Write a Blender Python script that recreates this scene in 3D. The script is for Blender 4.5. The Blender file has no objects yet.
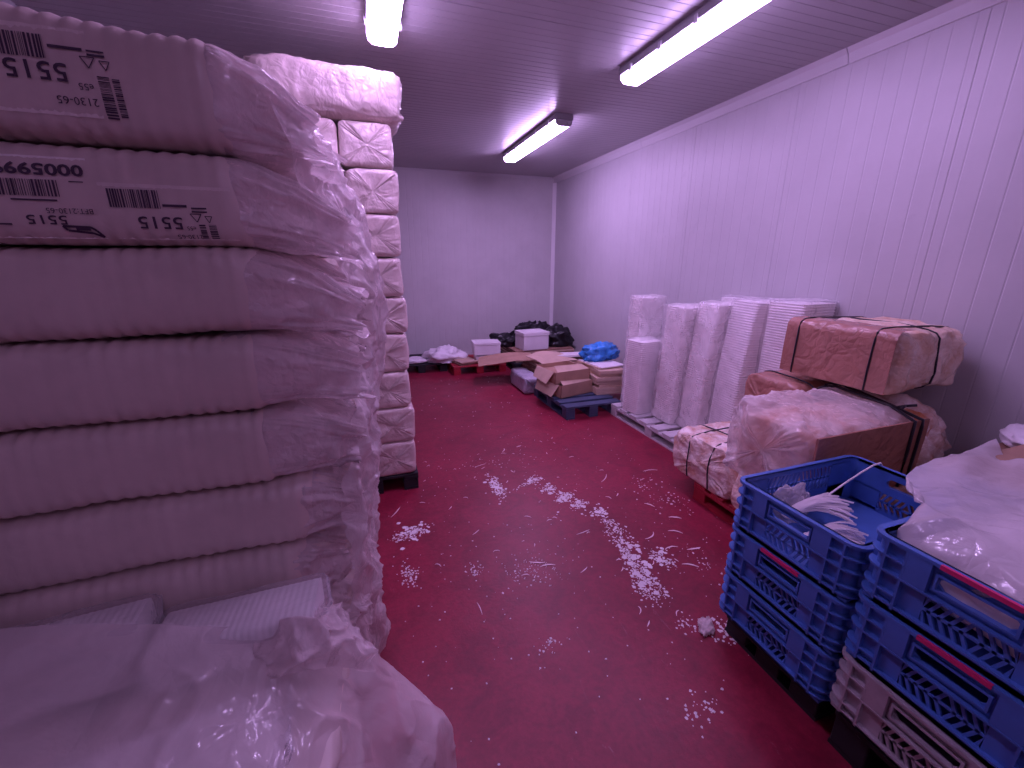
import bpy, math, random
from mathutils import Vector, Matrix, noise
from mathutils.bvhtree import BVHTree
PI = math.pi
R = math.radians
S = bpy.context.scene
COL = S.collection

# ------------------------------------------------------------------ materials
def nt(name):
    m = bpy.data.materials.new(name); m.use_nodes = True
    t = m.node_tree; t.nodes.clear()
    out = t.nodes.new('ShaderNodeOutputMaterial')
    return m, t, out

def N(t, kind, **kw):
    n = t.nodes.new(kind)
    for k, v in kw.items():
        if k in n.inputs: n.inputs[k].default_value = v
        else: setattr(n, k, v)
    return n

def ramp(t, src, stops):
    r = t.nodes.new('ShaderNodeValToRGB')
    e = r.color_ramp.elements
    while len(e) < len(stops): e.new(0.5)
    for el, (p, c) in zip(e, stops):
        el.position = p; el.color = (*c, 1) if len(c) == 3 else c
    t.links.new(src, r.inputs[0])
    return r

def obj_coords(t, scale=(1, 1, 1)):
    tc = t.nodes.new('ShaderNodeTexCoord'); mp = t.nodes.new('ShaderNodeMapping')
    mp.inputs['Scale'].default_value = scale
    t.links.new(tc.outputs['Object'], mp.inputs['Vector'])
    return mp.outputs['Vector']

def crinkle_height(t, vec, scale, detail=3.0, distort=0.6):
    """sharp creases: 1 - |noise - .5| of two octaves"""
    n = N(t, 'ShaderNodeTexNoise', Scale=scale, Detail=detail, Roughness=0.55, Distortion=distort)
    t.links.new(vec, n.inputs['Vector'])
    a = N(t, 'ShaderNodeMath', operation='SUBTRACT'); a.inputs[1].default_value = 0.5
    t.links.new(n.outputs['Fac'], a.inputs[0])
    b = N(t, 'ShaderNodeMath', operation='ABSOLUTE'); t.links.new(a.outputs[0], b.inputs[0])
    # flat facets meeting in hard creases, warped so that the cells never look regular
    wn = N(t, 'ShaderNodeTexNoise', Scale=scale * 0.4, Detail=2.0); t.links.new(vec, wn.inputs['Vector'])
    ws = N(t, 'ShaderNodeVectorMath', operation='SCALE'); t.links.new(wn.outputs['Color'], ws.inputs[0]); ws.inputs['Scale'].default_value = 2.4 / scale
    wa = N(t, 'ShaderNodeVectorMath', operation='ADD'); t.links.new(vec, wa.inputs[0]); t.links.new(ws.outputs[0], wa.inputs[1])
    v1 = N(t, 'ShaderNodeTexVoronoi', feature='DISTANCE_TO_EDGE', Scale=scale * 0.8); t.links.new(wa.outputs[0], v1.inputs['Vector'])
    v2 = N(t, 'ShaderNodeTexVoronoi', feature='DISTANCE_TO_EDGE', Scale=scale * 2.3); t.links.new(wa.outputs[0], v2.inputs['Vector'])
    m1 = N(t, 'ShaderNodeMath', operation='MULTIPLY_ADD'); t.links.new(v2.outputs['Distance'], m1.inputs[0]); m1.inputs[1].default_value = 0.45; t.links.new(v1.outputs['Distance'], m1.inputs[2])
    m2 = N(t, 'ShaderNodeMath', operation='MULTIPLY_ADD'); t.links.new(b.outputs[0], m2.inputs[0]); m2.inputs[1].default_value = 0.8; t.links.new(m1.outputs[0], m2.inputs[2])
    return m2.outputs[0]

def solid(name, col, rough=0.5, spec=0.4, var=0.0, vscale=6.0, bump=0.0, bscale=40.0, crinkle=False, metal=0.0, coat=0.0, stretch=(1, 1, 1), col2=None):
    m, t, out = nt(name)
    p = N(t, 'ShaderNodeBsdfPrincipled')
    p.inputs['Base Color'].default_value = (*col, 1)
    p.inputs['Roughness'].default_value = rough
    p.inputs['Specular IOR Level'].default_value = spec
    p.inputs['Metallic'].default_value = metal
    p.inputs['Coat Weight'].default_value = coat
    p.inputs['Coat Roughness'].default_value = 0.15
    vec = obj_coords(t, stretch)
    if var > 0 or col2:
        n = N(t, 'ShaderNodeTexNoise', Scale=vscale, Detail=5.0, Roughness=0.6)
        t.links.new(vec, n.inputs['Vector'])
        c2 = col2 if col2 else tuple(c * (1 - var) for c in col)
        r = ramp(t, n.outputs['Fac'], [(0.36, c2), (0.62, col)])
        t.links.new(r.outputs[0], p.inputs['Base Color'])
    if bump > 0:
        b = N(t, 'ShaderNodeBump', Strength=bump, Distance=0.016 if crinkle else 0.01)
        if crinkle:
            h = crinkle_height(t, vec, bscale)
        else:
            n2 = N(t, 'ShaderNodeTexNoise', Scale=bscale, Detail=4.0)
            t.links.new(vec, n2.inputs['Vector']); h = n2.outputs['Fac']
        t.links.new(h, b.inputs['Height'])
        t.links.new(b.outputs[0], p.inputs['Normal'])
    t.links.new(p.outputs[0], out.inputs[0])
    return m

def film(name, col=(0.9, 0.88, 0.9), alpha=0.4, rough=0.22, bump=0.6, bscale=12.0, streak=0.25, spec=0.6):
    """thin polythene: partly see-through, milky in streaks, shiny in its creases"""
    m, t, out = nt(name)
    vec = obj_coords(t)
    d = N(t, 'ShaderNodeBsdfPrincipled', Roughness=rough)
    d.inputs['Base Color'].default_value = (*col, 1)
    d.inputs['Specular IOR Level'].default_value = spec
    h = crinkle_height(t, vec, bscale, 4.0, 1.2)
    b = N(t, 'ShaderNodeBump', Strength=bump, Distance=0.035)
    t.links.new(h, b.inputs['Height']); t.links.new(b.outputs[0], d.inputs['Normal'])
    tr = N(t, 'ShaderNodeBsdfTransparent'); tr.inputs[0].default_value = (0.97, 0.96, 0.97, 1)
    n = N(t, 'ShaderNodeTexNoise', Scale=bscale * 0.6, Detail=4.0, Distortion=1.0)
    t.links.new(vec, n.inputs['Vector'])
    mr = N(t, 'ShaderNodeMapRange'); mr.inputs[1].default_value = 0.35; mr.inputs[2].default_value = 0.7
    mr.inputs[3].default_value = max(0, alpha - streak * 0.5); mr.inputs[4].default_value = min(1, alpha + streak * 0.5)
    t.links.new(n.outputs['Fac'], mr.inputs[0])
    # thin sheet, alike from both faces: Schlick reflectance on |N.I|
    ge = t.nodes.new('ShaderNodeNewGeometry')
    dt = N(t, 'ShaderNodeVectorMath', operation='DOT_PRODUCT')
    t.links.new(ge.outputs['Incoming'], dt.inputs[0]); t.links.new(b.outputs[0], dt.inputs[1])
    ab = N(t, 'ShaderNodeMath', operation='ABSOLUTE'); t.links.new(dt.outputs['Value'], ab.inputs[0])
    iv = N(t, 'ShaderNodeMath', operation='SUBTRACT', use_clamp=True); iv.inputs[0].default_value = 1.0; t.links.new(ab.outputs[0], iv.inputs[1])
    pw = N(t, 'ShaderNodeMath', operation='POWER'); t.links.new(iv.outputs[0], pw.inputs[0]); pw.inputs[1].default_value = 4.0
    ml = N(t, 'ShaderNodeMath', operation='MULTIPLY_ADD'); t.links.new(pw.outputs[0], ml.inputs[0]); ml.inputs[1].default_value = 0.6; ml.inputs[2].default_value = 0.05
    ad = N(t, 'ShaderNodeMath', operation='ADD', use_clamp=True)
    t.links.new(mr.outputs[0], ad.inputs[0]); t.links.new(ml.outputs[0], ad.inputs[1])
    mx = N(t, 'ShaderNodeMixShader')
    tl = N(t, 'ShaderNodeBsdfTranslucent'); tl.inputs[0].default_value = (*col, 1); t.links.new(b.outputs[0], tl.inputs['Normal'])
    m2 = N(t, 'ShaderNodeMixShader'); m2.inputs[0].default_value = 0.30      # light that soaks through the sheet
    t.links.new(d.outputs[0], m2.inputs[1]); t.links.new(tl.outputs[0], m2.inputs[2])
    t.links.new(ad.outputs[0], mx.inputs[0]); t.links.new(tr.outputs[0], mx.inputs[1]); t.links.new(m2.outputs[0], mx.inputs[2])
    t.links.new(mx.outputs[0], out.inputs[0])
    return m

def emit(name, col, strength):
    m, t, out = nt(name)
    e = N(t, 'ShaderNodeEmission', Strength=strength); e.inputs[0].default_value = (*col, 1)
    t.links.new(e.outputs[0], out.inputs[0])
    return m

def floor_material():
    m, t, out = nt('red_resin_floor')
    vec = obj_coords(t)
    p = N(t, 'ShaderNodeBsdfPrincipled')
    n1 = N(t, 'ShaderNodeTexNoise', Scale=0.9, Detail=6.0, Roughness=0.62); t.links.new(vec, n1.inputs['Vector'])
    c1 = ramp(t, n1.outputs['Fac'], [(0.3, (0.185, 0.010, 0.030)), (0.55, (0.26, 0.014, 0.042)), (0.75, (0.32, 0.032, 0.060))])
    n2 = N(t, 'ShaderNodeTexNoise', Scale=38.0, Detail=5.0, Roughness=0.7); t.links.new(vec, n2.inputs['Vector'])
    c2 = ramp(t, n2.outputs['Fac'], [(0.3, (0.72, 0.72, 0.72)), (0.7, (1.12, 1.12, 1.12))])
    mul = N(t, 'ShaderNodeMix', data_type='RGBA', blend_type='MULTIPLY'); mul.inputs[0].default_value = 0.85
    n4 = N(t, 'ShaderNodeTexNoise', Scale=5.5, Detail=7.0, Roughness=0.72, Distortion=0.8); t.links.new(vec, n4.inputs['Vector'])
    c4 = ramp(t, n4.outputs['Fac'], [(0.34, (0.62, 0.66, 0.68)), (0.56, (1.06, 1.06, 1.06))])      # trodden-in dirt
    mu2 = N(t, 'ShaderNodeMix', data_type='RGBA', blend_type='MULTIPLY'); mu2.inputs[0].default_value = 0.75
    t.links.new(c2.outputs[0], mu2.inputs[6]); t.links.new(c4.outputs[0], mu2.inputs[7])
    t.links.new(c1.outputs[0], mul.inputs[6]); t.links.new(mu2.outputs[2], mul.inputs[7])
    # pale scuffs: long thin scratches and dried spots
    mp = N(t, 'ShaderNodeMapping'); mp.inputs['Scale'].default_value = (9, 2.2, 1); mp.inputs['Rotation'].default_value = (0, 0, 0.5)
    t.links.new(vec, mp.inputs['Vector'])
    n3 = N(t, 'ShaderNodeTexNoise', Scale=2.4, Detail=8.0, Roughness=0.75, Distortion=1.5); t.links.new(mp.outputs[0], n3.inputs['Vector'])
    s3 = ramp(t, n3.outputs['Fac'], [(0.63, (0, 0, 0)), (0.73, (0.34, 0.34, 0.34))])
    mx = N(t, 'ShaderNodeMix', data_type='RGBA'); t.links.new(s3.outputs[0], mx.inputs[0])
    t.links.new(mul.outputs[2], mx.inputs[6]); mx.inputs[7].default_value = (0.55, 0.30, 0.36, 1)
    t.links.new(mx.outputs[2], p.inputs['Base Color'])
    rr = ramp(t, n1.outputs['Fac'], [(0.3, (0.48,) * 3), (0.7, (0.34,) * 3)])
    t.links.new(rr.outputs[0], p.inputs['Roughness'])
    p.inputs['Specular IOR Level'].default_value = 0.36
    b = N(t, 'ShaderNodeBump', Strength=0.18, Distance=0.01); t.links.new(n2.outputs['Fac'], b.inputs['Height'])
    t.links.new(b.outputs[0], p.inputs['Normal'])
    t.links.new(p.outputs[0], out.inputs[0])
    return m

def wall_material(name, col, rough, grime):
    m, t, out = nt(name)
    vec = obj_coords(t)
    p = N(t, 'ShaderNodeBsdfPrincipled', Roughness=rough)
    n = N(t, 'ShaderNodeTexNoise', Scale=2.2, Detail=7.0, Roughness=0.65); t.links.new(vec, n.inputs['Vector'])
    c = ramp(t, n.outputs['Fac'], [(0.28, tuple(x * (1 - grime) for x in col)), (0.6, col)])
    n2 = N(t, 'ShaderNodeTexNoise', Scale=9.0, Detail=4.0, Roughness=0.5); t.links.new(vec, n2.inputs['Vector'])
    s = ramp(t, n2.outputs['Fac'], [(0.70, (0, 0, 0)), (0.78, (0.22,) * 3)])
    mx = N(t, 'ShaderNodeMix', data_type='RGBA'); t.links.new(s.outputs[0], mx.inputs[0])
    t.links.new(c.outputs[0], mx.inputs[6]); mx.inputs[7].default_value = (0.36, 0.34, 0.38, 1)
    t.links.new(mx.outputs[2], p.inputs['Base Color'])
    p.inputs['Specular IOR Level'].default_value = 0.4
    t.links.new(p.outputs[0], out.inputs[0])
    return m

M = dict(
    floor=floor_material(),
    wall=wall_material('white_panel_wall', (0.52, 0.51, 0.52), 0.42, 0.08),
    wall_far=wall_material('dull_panel_wall', (0.60, 0.59, 0.59), 0.45, 0.10),
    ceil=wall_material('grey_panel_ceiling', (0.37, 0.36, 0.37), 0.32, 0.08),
    trim=solid('white_trim', (0.56, 0.55, 0.56), 0.4),
    corner=solid('bright_corner_trim', (0.80, 0.79, 0.80), 0.4),
    fix_body=solid('fixture_grey_plastic', (0.30, 0.29, 0.31), 0.45),
    clip=solid('fixture_clip', (0.46, 0.45, 0.48), 0.3),
    tray=solid('white_foam_trays', (0.90, 0.87, 0.86), 0.55, 0.3, var=0.10, vscale=9),
    bag=solid('cloudy_bag_over_trays', (0.68, 0.55, 0.51), 0.33, 0.45, var=0.13, vscale=5, bump=0.15, bscale=9, crinkle=True),
    bagend=solid('crinkled_bag_over_trays', (0.73, 0.60, 0.56), 0.26, 0.55, var=0.12, vscale=7, bump=0.55, bscale=11, crinkle=True),
    whitebag=solid('tight_white_wrap', (0.84, 0.80, 0.84), 0.30, 0.5, var=0.06, vscale=6, bump=0.35, bscale=10, crinkle=True),
    cream=solid('cream_wrapped_trays', (0.92, 0.76, 0.60), 0.26, 0.6, bump=0.8, bscale=13, crinkle=True, vscale=9, col2=(0.74, 0.47, 0.31)),
    white_cream=solid('creamy_white_wrap', (0.94, 0.84, 0.77), 0.26, 0.6, bump=0.8, bscale=14, crinkle=True, vscale=13, col2=(0.66, 0.40, 0.29)),
    orange=solid('orange_printed_wrap', (0.88, 0.70, 0.60), 0.26, 0.6, bump=0.8, bscale=13, crinkle=True, vscale=7, col2=(0.66, 0.22, 0.08)),
    brownwrap=solid('film_covered_cardboard', (0.42, 0.20, 0.15), 0.24, 0.7, var=0.14, vscale=8, bump=0.8, bscale=9, crinkle=True),
    card=solid('cardboard', (0.44, 0.27, 0.19), 0.75, 0.2, var=0.14, vscale=7),
    card_dark=solid('dark_cardboard', (0.30, 0.165, 0.12), 0.7, 0.25, var=0.16, vscale=7),
    card_pale=solid('pale_cardboard', (0.58, 0.42, 0.32), 0.75, 0.2, var=0.12, vscale=7),
    paper=solid('white_board', (0.80, 0.76, 0.78), 0.6, 0.3, var=0.06),
    strap=solid('black_strap', (0.02, 0.018, 0.025), 0.4, 0.4),
    blue=solid('blue_crate_plastic', (0.068, 0.165, 0.50), 0.42, 0.45, var=0.14, vscale=12),
    grey_crate=solid('dirty_white_crate_plastic', (0.42, 0.37, 0.40), 0.5, 0.4, var=0.25, vscale=10),
    pink=solid('pink_label', (0.62, 0.03, 0.16), 0.5),
    pal_black=solid('black_plastic_pallet', (0.022, 0.022, 0.026), 0.55, 0.35, var=0.3),
    pal_navy=solid('navy_plastic_pallet', (0.06, 0.085, 0.15), 0.5, 0.4, var=0.3),
    pal_red=solid('red_plastic_pallet', (0.42, 0.02, 0.04), 0.5, 0.4, var=0.3),
    pal_white=solid('dirty_white_pallet', (0.58, 0.54, 0.56), 0.6, 0.3, var=0.2),
    black_bag=solid('black_polythene', (0.007, 0.007, 0.010), 0.32, 0.5, bump=0.5, bscale=14, crinkle=True),
    blue_bag=solid('blue_polythene', (0.05, 0.30, 0.80), 0.3, 0.5, var=0.35, vscale=11, bump=0.7, bscale=14, crinkle=True),
    grey_wrap=solid('grey_wrapped_pack', (0.50, 0.47, 0.56), 0.3, 0.5, var=0.25, bump=0.6, bscale=14, crinkle=True),
    ink=solid('black_print', (0.075, 0.045, 0.08), 0.5, 0.3),
    label=solid('printed_label_paper', (0.94, 0.86, 0.83), 0.45, 0.3, var=0.04),
    labelfilm=solid('pale_printed_film', (0.82, 0.70, 0.66), 0.36, 0.4, var=0.08),
    crumbs=solid('white_foam_crumbs', (0.74, 0.66, 0.70), 0.6, 0.3),
    shred=solid('plastic_shreds', (0.80, 0.64, 0.68), 0.4, 0.4),
    strand=solid('white_plastic_strands', (0.86, 0.80, 0.82), 0.4, 0.4),
    diffuser=emit('lit_lamp_cover', (1.12, 0.71, 1.62), 17.6),
    diffuser_far=emit('boosted_far_lamp_cover', (1.12, 0.71, 1.62), 32.0),  # far lamp made stronger to brighten the back of the room
    diffuser_fill=emit('fill_lamp_cover', (1.12, 0.71, 1.62), 5.4),  # weak glow for the two fixtures added behind the camera as fill
    film_clear=film('clear_film', alpha=0.14, streak=0.16, bscale=7, bump=0.35, rough=0.16),
    film_end=film('loose_bag_film', col=(0.92, 0.80, 0.80), alpha=0.62, streak=0.35, rough=0.13, bscale=9, bump=0.7, spec=1.0),
    film_heap=film('heap_film', col=(0.96, 0.85, 0.85), alpha=0.50, streak=0.20, rough=0.13, bscale=4.5, bump=0.5, spec=1.0),
    film_white=film('milky_film', col=(0.84, 0.78, 0.80), alpha=0.70, streak=0.25, rough=0.15, bscale=5, bump=0.45, spec=1.0),
    film_bale=film('bale_film', col=(0.94, 0.89, 0.89), alpha=0.40, streak=0.34, rough=0.13, bscale=9, bump=0.6, spec=1.0),
    film_stack=film('stack_film', col=(0.94, 0.90, 0.90), alpha=0.22, streak=0.26, rough=0.13, bscale=8, bump=0.5, spec=1.0),
)

# ------------------------------------------------------------------ geometry helpers
class MB:
    def __init__(self): self.v = []; self.f = []
    def add(self, vs, fs):
        o = len(self.v); self.v.extend(Vector(a) for a in vs); self.f.extend(tuple(i + o for i in q) for q in fs)
    def box(self, c, s, rot=None):
        x, y, z = (a / 2 for a in s)
        vs = [Vector((sx * x, sy * y, sz * z)) for sz in (-1, 1) for sy in (-1, 1) for sx in (-1, 1)]
        if rot is not None: vs = [rot @ a for a in vs]
        c = Vector(c)
        self.add([a + c for a in vs], [(0, 2, 3, 1), (4, 5, 7, 6), (0, 1, 5, 4), (2, 6, 7, 3), (0, 4, 6, 2), (1, 3, 7, 5)])
    def b(self, x0, x1, y0, y1, z0, z1):
        self.box(((x0 + x1) / 2, (y0 + y1) / 2, (z0 + z1) / 2), (x1 - x0, y1 - y0, z1 - z0))
    def prism(self, pts, axis_vec):
        """polygon pts (3d) extruded by axis_vec"""
        n = len(pts); a = [Vector(p) for p in pts]; b = [p + Vector(axis_vec) for p in a]
        fs = [tuple(range(n))[::-1], tuple(range(n, 2 * n))] + [(i, (i + 1) % n, n + (i + 1) % n, n + i) for i in range(n)]
        self.add(a + b, fs)
    def tube(self, pts, r, n=6, closed=False, rfun=None):
        P = [Vector(p) for p in pts]; m = len(P); rings = []
        for i in range(m):
            a = P[(i - 1) % m] if (closed or i > 0) else P[i]
            b = P[(i + 1) % m] if (closed or i < m - 1) else P[i]
            t = (b - a).normalized() if (b - a).length > 1e-9 else Vector((0, 0, 1))
            u = t.orthogonal() if abs(t.z) > 0.9 else t.cross(Vector((0, 0, 1)))
            u.normalize(); w = t.cross(u)
            rr = rfun(i / (m - 1)) if rfun else r
            rings.append([P[i] + rr * (math.cos(k * 2 * PI / n) * u + math.sin(k * 2 * PI / n) * w) for k in range(n)])
        vs = [v for q in rings for v in q]; fs = []
        for i in range(m if closed else m - 1):
            j = (i + 1) % m
            for k in range(n):
                l = (k + 1) % n
                fs.append((i * n + k, i * n + l, j * n + l, j * n + k))
        if not closed: fs += [tuple(range(n))[::-1], tuple(range((m - 1) * n, m * n))]
        self.add(vs, fs)
    def build(self, name, mat, parent=None, smooth=False, loc=None, mats=None, fmat=None):
        me = bpy.data.meshes.new(name)
        me.from_pydata([tuple(v) for v in self.v], [], self.f)
        me.update()
        for q in (mats or [mat]): me.materials.append(q)
        if smooth: me.polygons.foreach_set('use_smooth', [True] * len(me.polygons))
        if fmat: me.polygons.foreach_set('material_index', fmat)
        o = bpy.data.objects.new(name, me); COL.objects.link(o)
        if parent is not None: o.parent = parent
        if loc is not None: o.location = loc
        return o

def bevel(o, w=0.004, seg=2):
    m = o.modifiers.new('bevel', 'BEVEL'); m.width = w; m.segments = seg; m.limit_method = 'ANGLE'; m.angle_limit = R(40)
    return o

def tag(o, label, cat, group=None, kind=None):
    o['label'] = label; o['category'] = cat
    if group: o['group'] = group
    if kind: o['kind'] = kind
    return o

def thing(name, label, cat, loc=(0, 0, 0), rz=0.0, group=None):
    o = bpy.data.objects.new(name, None); COL.objects.link(o)
    o.empty_display_size = 0.1
    o.location = loc; o.rotation_euler = (0, 0, rz)
    return tag(o, label, cat, group)

def structure(o): o['kind'] = 'structure'; return o

def fr(p, sc, seed=0.0, oct=3):
    q = Vector((p[0] * sc + seed * 7.31, p[1] * sc - seed * 3.7, p[2] * sc + seed * 1.93))
    return noise.fractal(q, 1.0, 2.0, oct, noise_basis='PERLIN_ORIGINAL')

def ridged(p, sc, seed=0.0):
    """creased film: sharp positive ridges 0..1"""
    q = Vector((p[0] * sc + seed * 5.17, p[1] * sc + seed * 2.3, p[2] * sc - seed * 4.1))
    a = 1 - min(1, abs(noise.noise(q)) * 2.4)
    b = 1 - min(1, abs(noise.noise(q * 2.1 + Vector((3.1, 1.7, 9.2)))) * 2.4)
    return 0.65 * a * a + 0.35 * b * b

def loft(sections, nt_=72, p=6.0, disp=None, cap0=True, cap1=True):
    """sections: (axial x, centre y, centre z, half width, half height). Rounded-rect rings along local X."""
    mb = MB(); vs = []; info = []
    for i, (a, cy, cz, hw, hh) in enumerate(sections):
        for k in range(nt_):
            th = 2 * PI * k / nt_
            c, s = math.cos(th), math.sin(th)
            # sample by rounded-square so edges get even points
            y = hw * math.copysign(abs(c) ** (2 / p), c); z = hh * math.copysign(abs(s) ** (2 / p), s)
            co = Vector((a, cy + y, cz + z))
            if disp: co = disp(co, th, i, Vector((0, y, z)))
            vs.append(co)
    fs = []
    m = len(sections)
    for i in range(m - 1):
        for k in range(nt_):
            l = (k + 1) % nt_
            fs.append((i * nt_ + k, i * nt_ + l, (i + 1) * nt_ + l, (i + 1) * nt_ + k))
    if cap0: fs.append(tuple(range(nt_))[::-1])
    if cap1: fs.append(tuple(range((m - 1) * nt_, m * nt_)))
    mb.add(vs, fs)
    return mb

def ctrl(th_list): return th_list

def angle_k(th, k, seed):
    """star folds: ridged noise running round the ring"""
    v = noise.noise(Vector((math.cos(th) * k, math.sin(th) * k, seed * 3.3)))
    return 1 - min(1, abs(v) * 2.2)

def star_bag(L, W, H, seed, crinkle=0.006, star=0.02, p=7, end_r=0.035, folds=3.2, ridge=0.0, pitch=0.03, sag=0.0, nx=28, nt_=72):
    """closed bag of stacked trays along local X, bottom at z=0, both ends gathered in star folds"""
    secs = []; kinds = []
    for j, s in enumerate((0.06, 0.2, 0.38, 0.56, 0.74, 0.88)): secs.append((-L / 2 + (1 - s) * -0.0, 0, H / 2, W / 2 * s, H / 2 * s)); kinds.append(('cap', s, -1))
    for s in (0.95, 0.985): secs.append((-L / 2 + end_r * (s - 0.9) * 4, 0, H / 2, W / 2 * s, H / 2 * s)); kinds.append(('edge', s, -1))
    for i in range(nx):
        a = -L / 2 + end_r + (L - 2 * end_r) * i / (nx - 1)
        secs.append((a, 0, H / 2, W / 2, H / 2)); kinds.append(('body', 1, 0))
    for s in (0.985, 0.95): secs.append((L / 2 - end_r * (s - 0.9) * 4, 0, H / 2, W / 2 * s, H / 2 * s)); kinds.append(('edge', s, 1))
    for s in (0.88, 0.74, 0.56, 0.38, 0.2, 0.06): secs.append((L / 2, 0, H / 2, W / 2 * s, H / 2 * s)); kinds.append(('cap', s, 1))
    def disp(co, th, i, off):
        k, s, side = kinds[i]
        if k == 'cap':
            g = min(1.0, 4 * s * (1.08 - s) + 0.1)
            co.x += side * (star * (angle_k(th, folds, seed + side) - 0.45) * g + 0.5 * star * (1 - s * s) - 0.4 * star * max(0, 1 - s * 3) + crinkle * (1.2 * fr(co, 9, seed) + 1.0 * (ridged(co, 11, seed) - 0.3)))
        else:
            u = off.normalized() if off.length > 1e-6 else Vector((0, 0, 1))
            e = crinkle * (fr(co, 7, seed) + 0.8 * (ridged(co, 9, seed) - 0.3))
            if side: e -= min(0.012, 0.5 * star) * angle_k(th, folds, seed + side)
            if ridge: e += ridge * (abs(math.sin(PI * co.x / pitch)) - 0.5)
            if off.z < -H * 0.4 and e < 0: e *= 0.3
            co += u * e
            if co.z < 0.001: co.z = 0.001
        return co
    return loft(secs, nt_, p, disp)

def cr(a, b, c, d, t):
    return 0.5 * ((2 * b) + (-a + c) * t + (2 * a - 5 * b + 4 * c - d) * t * t + (-a + 3 * b - 3 * c + d) * t ** 3)

def sheet(rows, nu, nv, amp=0.01, sc=8.0, seed=0.0, fold=None, keep=0.0):
    """loose film: Catmull-Rom surface through a grid of points, creased along its normal"""
    Rn, Cn = len(rows), len(rows[0])
    P = [[Vector(q) for q in r] for r in rows]
    def at(u, v):
        i = min(int(u * (Rn - 1)), Rn - 2); tu = u * (Rn - 1) - i
        j = min(int(v * (Cn - 1)), Cn - 2); tv = v * (Cn - 1) - j
        g = []
        for a in (i - 1, i, i + 1, i + 2):
            a = max(0, min(Rn - 1, a))
            q = [P[a][max(0, min(Cn - 1, b))] for b in (j - 1, j, j + 1, j + 2)]
            g.append(cr(*q, tv))
        return cr(*g, tu)
    pts = [[at(i / (nu - 1), j / (nv - 1)) for j in range(nv)] for i in range(nu)]
    vs = []
    for i in range(nu):
        for j in range(nv):
            a = pts[min(i + 1, nu - 1)][j] - pts[max(i - 1, 0)][j]; b = pts[i][min(j + 1, nv - 1)] - pts[i][max(j - 1, 0)]
            n = a.cross(b)
            n = n.normalized() if n.length > 1e-9 else Vector((0, 0, 1))
            q = pts[i][j]
            e = amp * (0.9 * fr(q, sc * 0.45, seed, 2) + ridged(q, sc, seed) - 0.35)
            if fold: e += fold(i / (nu - 1), j / (nv - 1))
            vs.append(q + n * e)
    mb = MB()
    mb.add(vs, [(i * nv + j, i * nv + j + 1, (i + 1) * nv + j + 1, (i + 1) * nv + j) for i in range(nu - 1) for j in range(nv - 1)])
    return mb

def lump(rx, ry, rz, seed, amp=0.25, sc=3.0, sub=4, crease=0.12, flat=True):
    """crumpled plastic bag resting on z=0"""
    import bmesh
    bm = bmesh.new(); bmesh.ops.create_icosphere(bm, subdivisions=sub, radius=1.0)
    mb = MB(); vs = []
    for v in bm.verts:
        d = v.co.normalized()
        r = 1 + amp * fr(d, sc * 0.5, seed, 3) + crease * (ridged(d, sc, seed) - 0.4)
        q = Vector((d.x * rx * r, d.y * ry * r, d.z * rz * r))
        if flat: q.z = max(q.z + rz * 0.55, 0.0)
        vs.append(q)
    fs = [tuple(v.index for v in f.verts) for f in bm.faces]
    bm.free(); mb.add(vs, fs)
    return mb

def strap_loop(plane, pos, a0, a1, z0, z1, r=0.005, rad=0.03, seed=0):
    """strap round a bale; plane 'x' = loop in the YZ plane at x=pos, 'y' = loop in XZ at y=pos"""
    pts = []
    for (ca, cz, s) in ((a1 - rad, z1 - rad, 0), (a0 + rad, z1 - rad, 1), (a0 + rad, z0 + rad, 2), (a1 - rad, z0 + rad, 3)):
        for k in range(5):
            t = s * PI / 2 + k * PI / 8
            pts.append((ca + rad * math.cos(t), cz + rad * math.sin(t)))
    out = []
    for i, (a, z) in enumerate(pts):
        w = 0.006 * math.sin(i * 1.7 + seed)
        out.append((pos + w, a, z) if plane == 'x' else (a, pos + w, z))
    mb = MB(); mb.tube(out, r, 6, closed=True)
    return mb

# ------------------------------------------------------------------ camera
cam = bpy.data.cameras.new('camera'); co = bpy.data.objects.new('camera', cam); COL.objects.link(co)
cam.sensor_width = 36; cam.lens = 36 * 419.2 / 1024; cam.clip_start = 0.02
co.location = (0, 0, 1.6); co.rotation_euler = (R(90 - 16.33), 0, R(-18.81))
S.camera = co
S.view_settings.view_transform = 'Standard'; S.view_settings.look = 'None'
S.view_settings.gamma = 1; S.view_settings.use_curve_mapping = False
S.view_settings.exposure = 0.18
S.cycles.transparent_max_bounces = 12
S.cycles.max_bounces = 8; S.cycles.diffuse_bounces = 5
S.cycles.use_denoising = True
S.cycles.sample_clamp_indirect = 4.0
w = bpy.data.worlds.new('world'); S.world = w; w.use_nodes = True
w.node_tree.nodes['Background'].inputs[0].default_value = (0.55, 0.45, 0.7, 1)
w.node_tree.nodes['Background'].inputs[1].default_value = 0.0

# ------------------------------------------------------------------ room shell
XL, XR, YN, YF, ZC = -1.65, 3.15, -3.0, 7.0, 2.93

def panel_profile(a0, a1, grooves, seams, depth=0.0016):
    """(position, depth) polyline of a ribbed sandwich panel face"""
    pts = [(a0, 0.0)]
    ev = [(g, 0.005, depth) for g in grooves if all(abs(g - s) > 0.03 for s in seams)] + [(s, 0.005, 0.0034) for s in seams]
    for g, hw, d in sorted(ev):
        if a0 + 0.02 < g < a1 - 0.02: pts += [(g - hw, 0.0), (g - hw * 0.5, -d), (g + hw * 0.5, -d), (g + hw, 0.0)]
    pts.append((a1, 0.0))
    return pts

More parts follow.
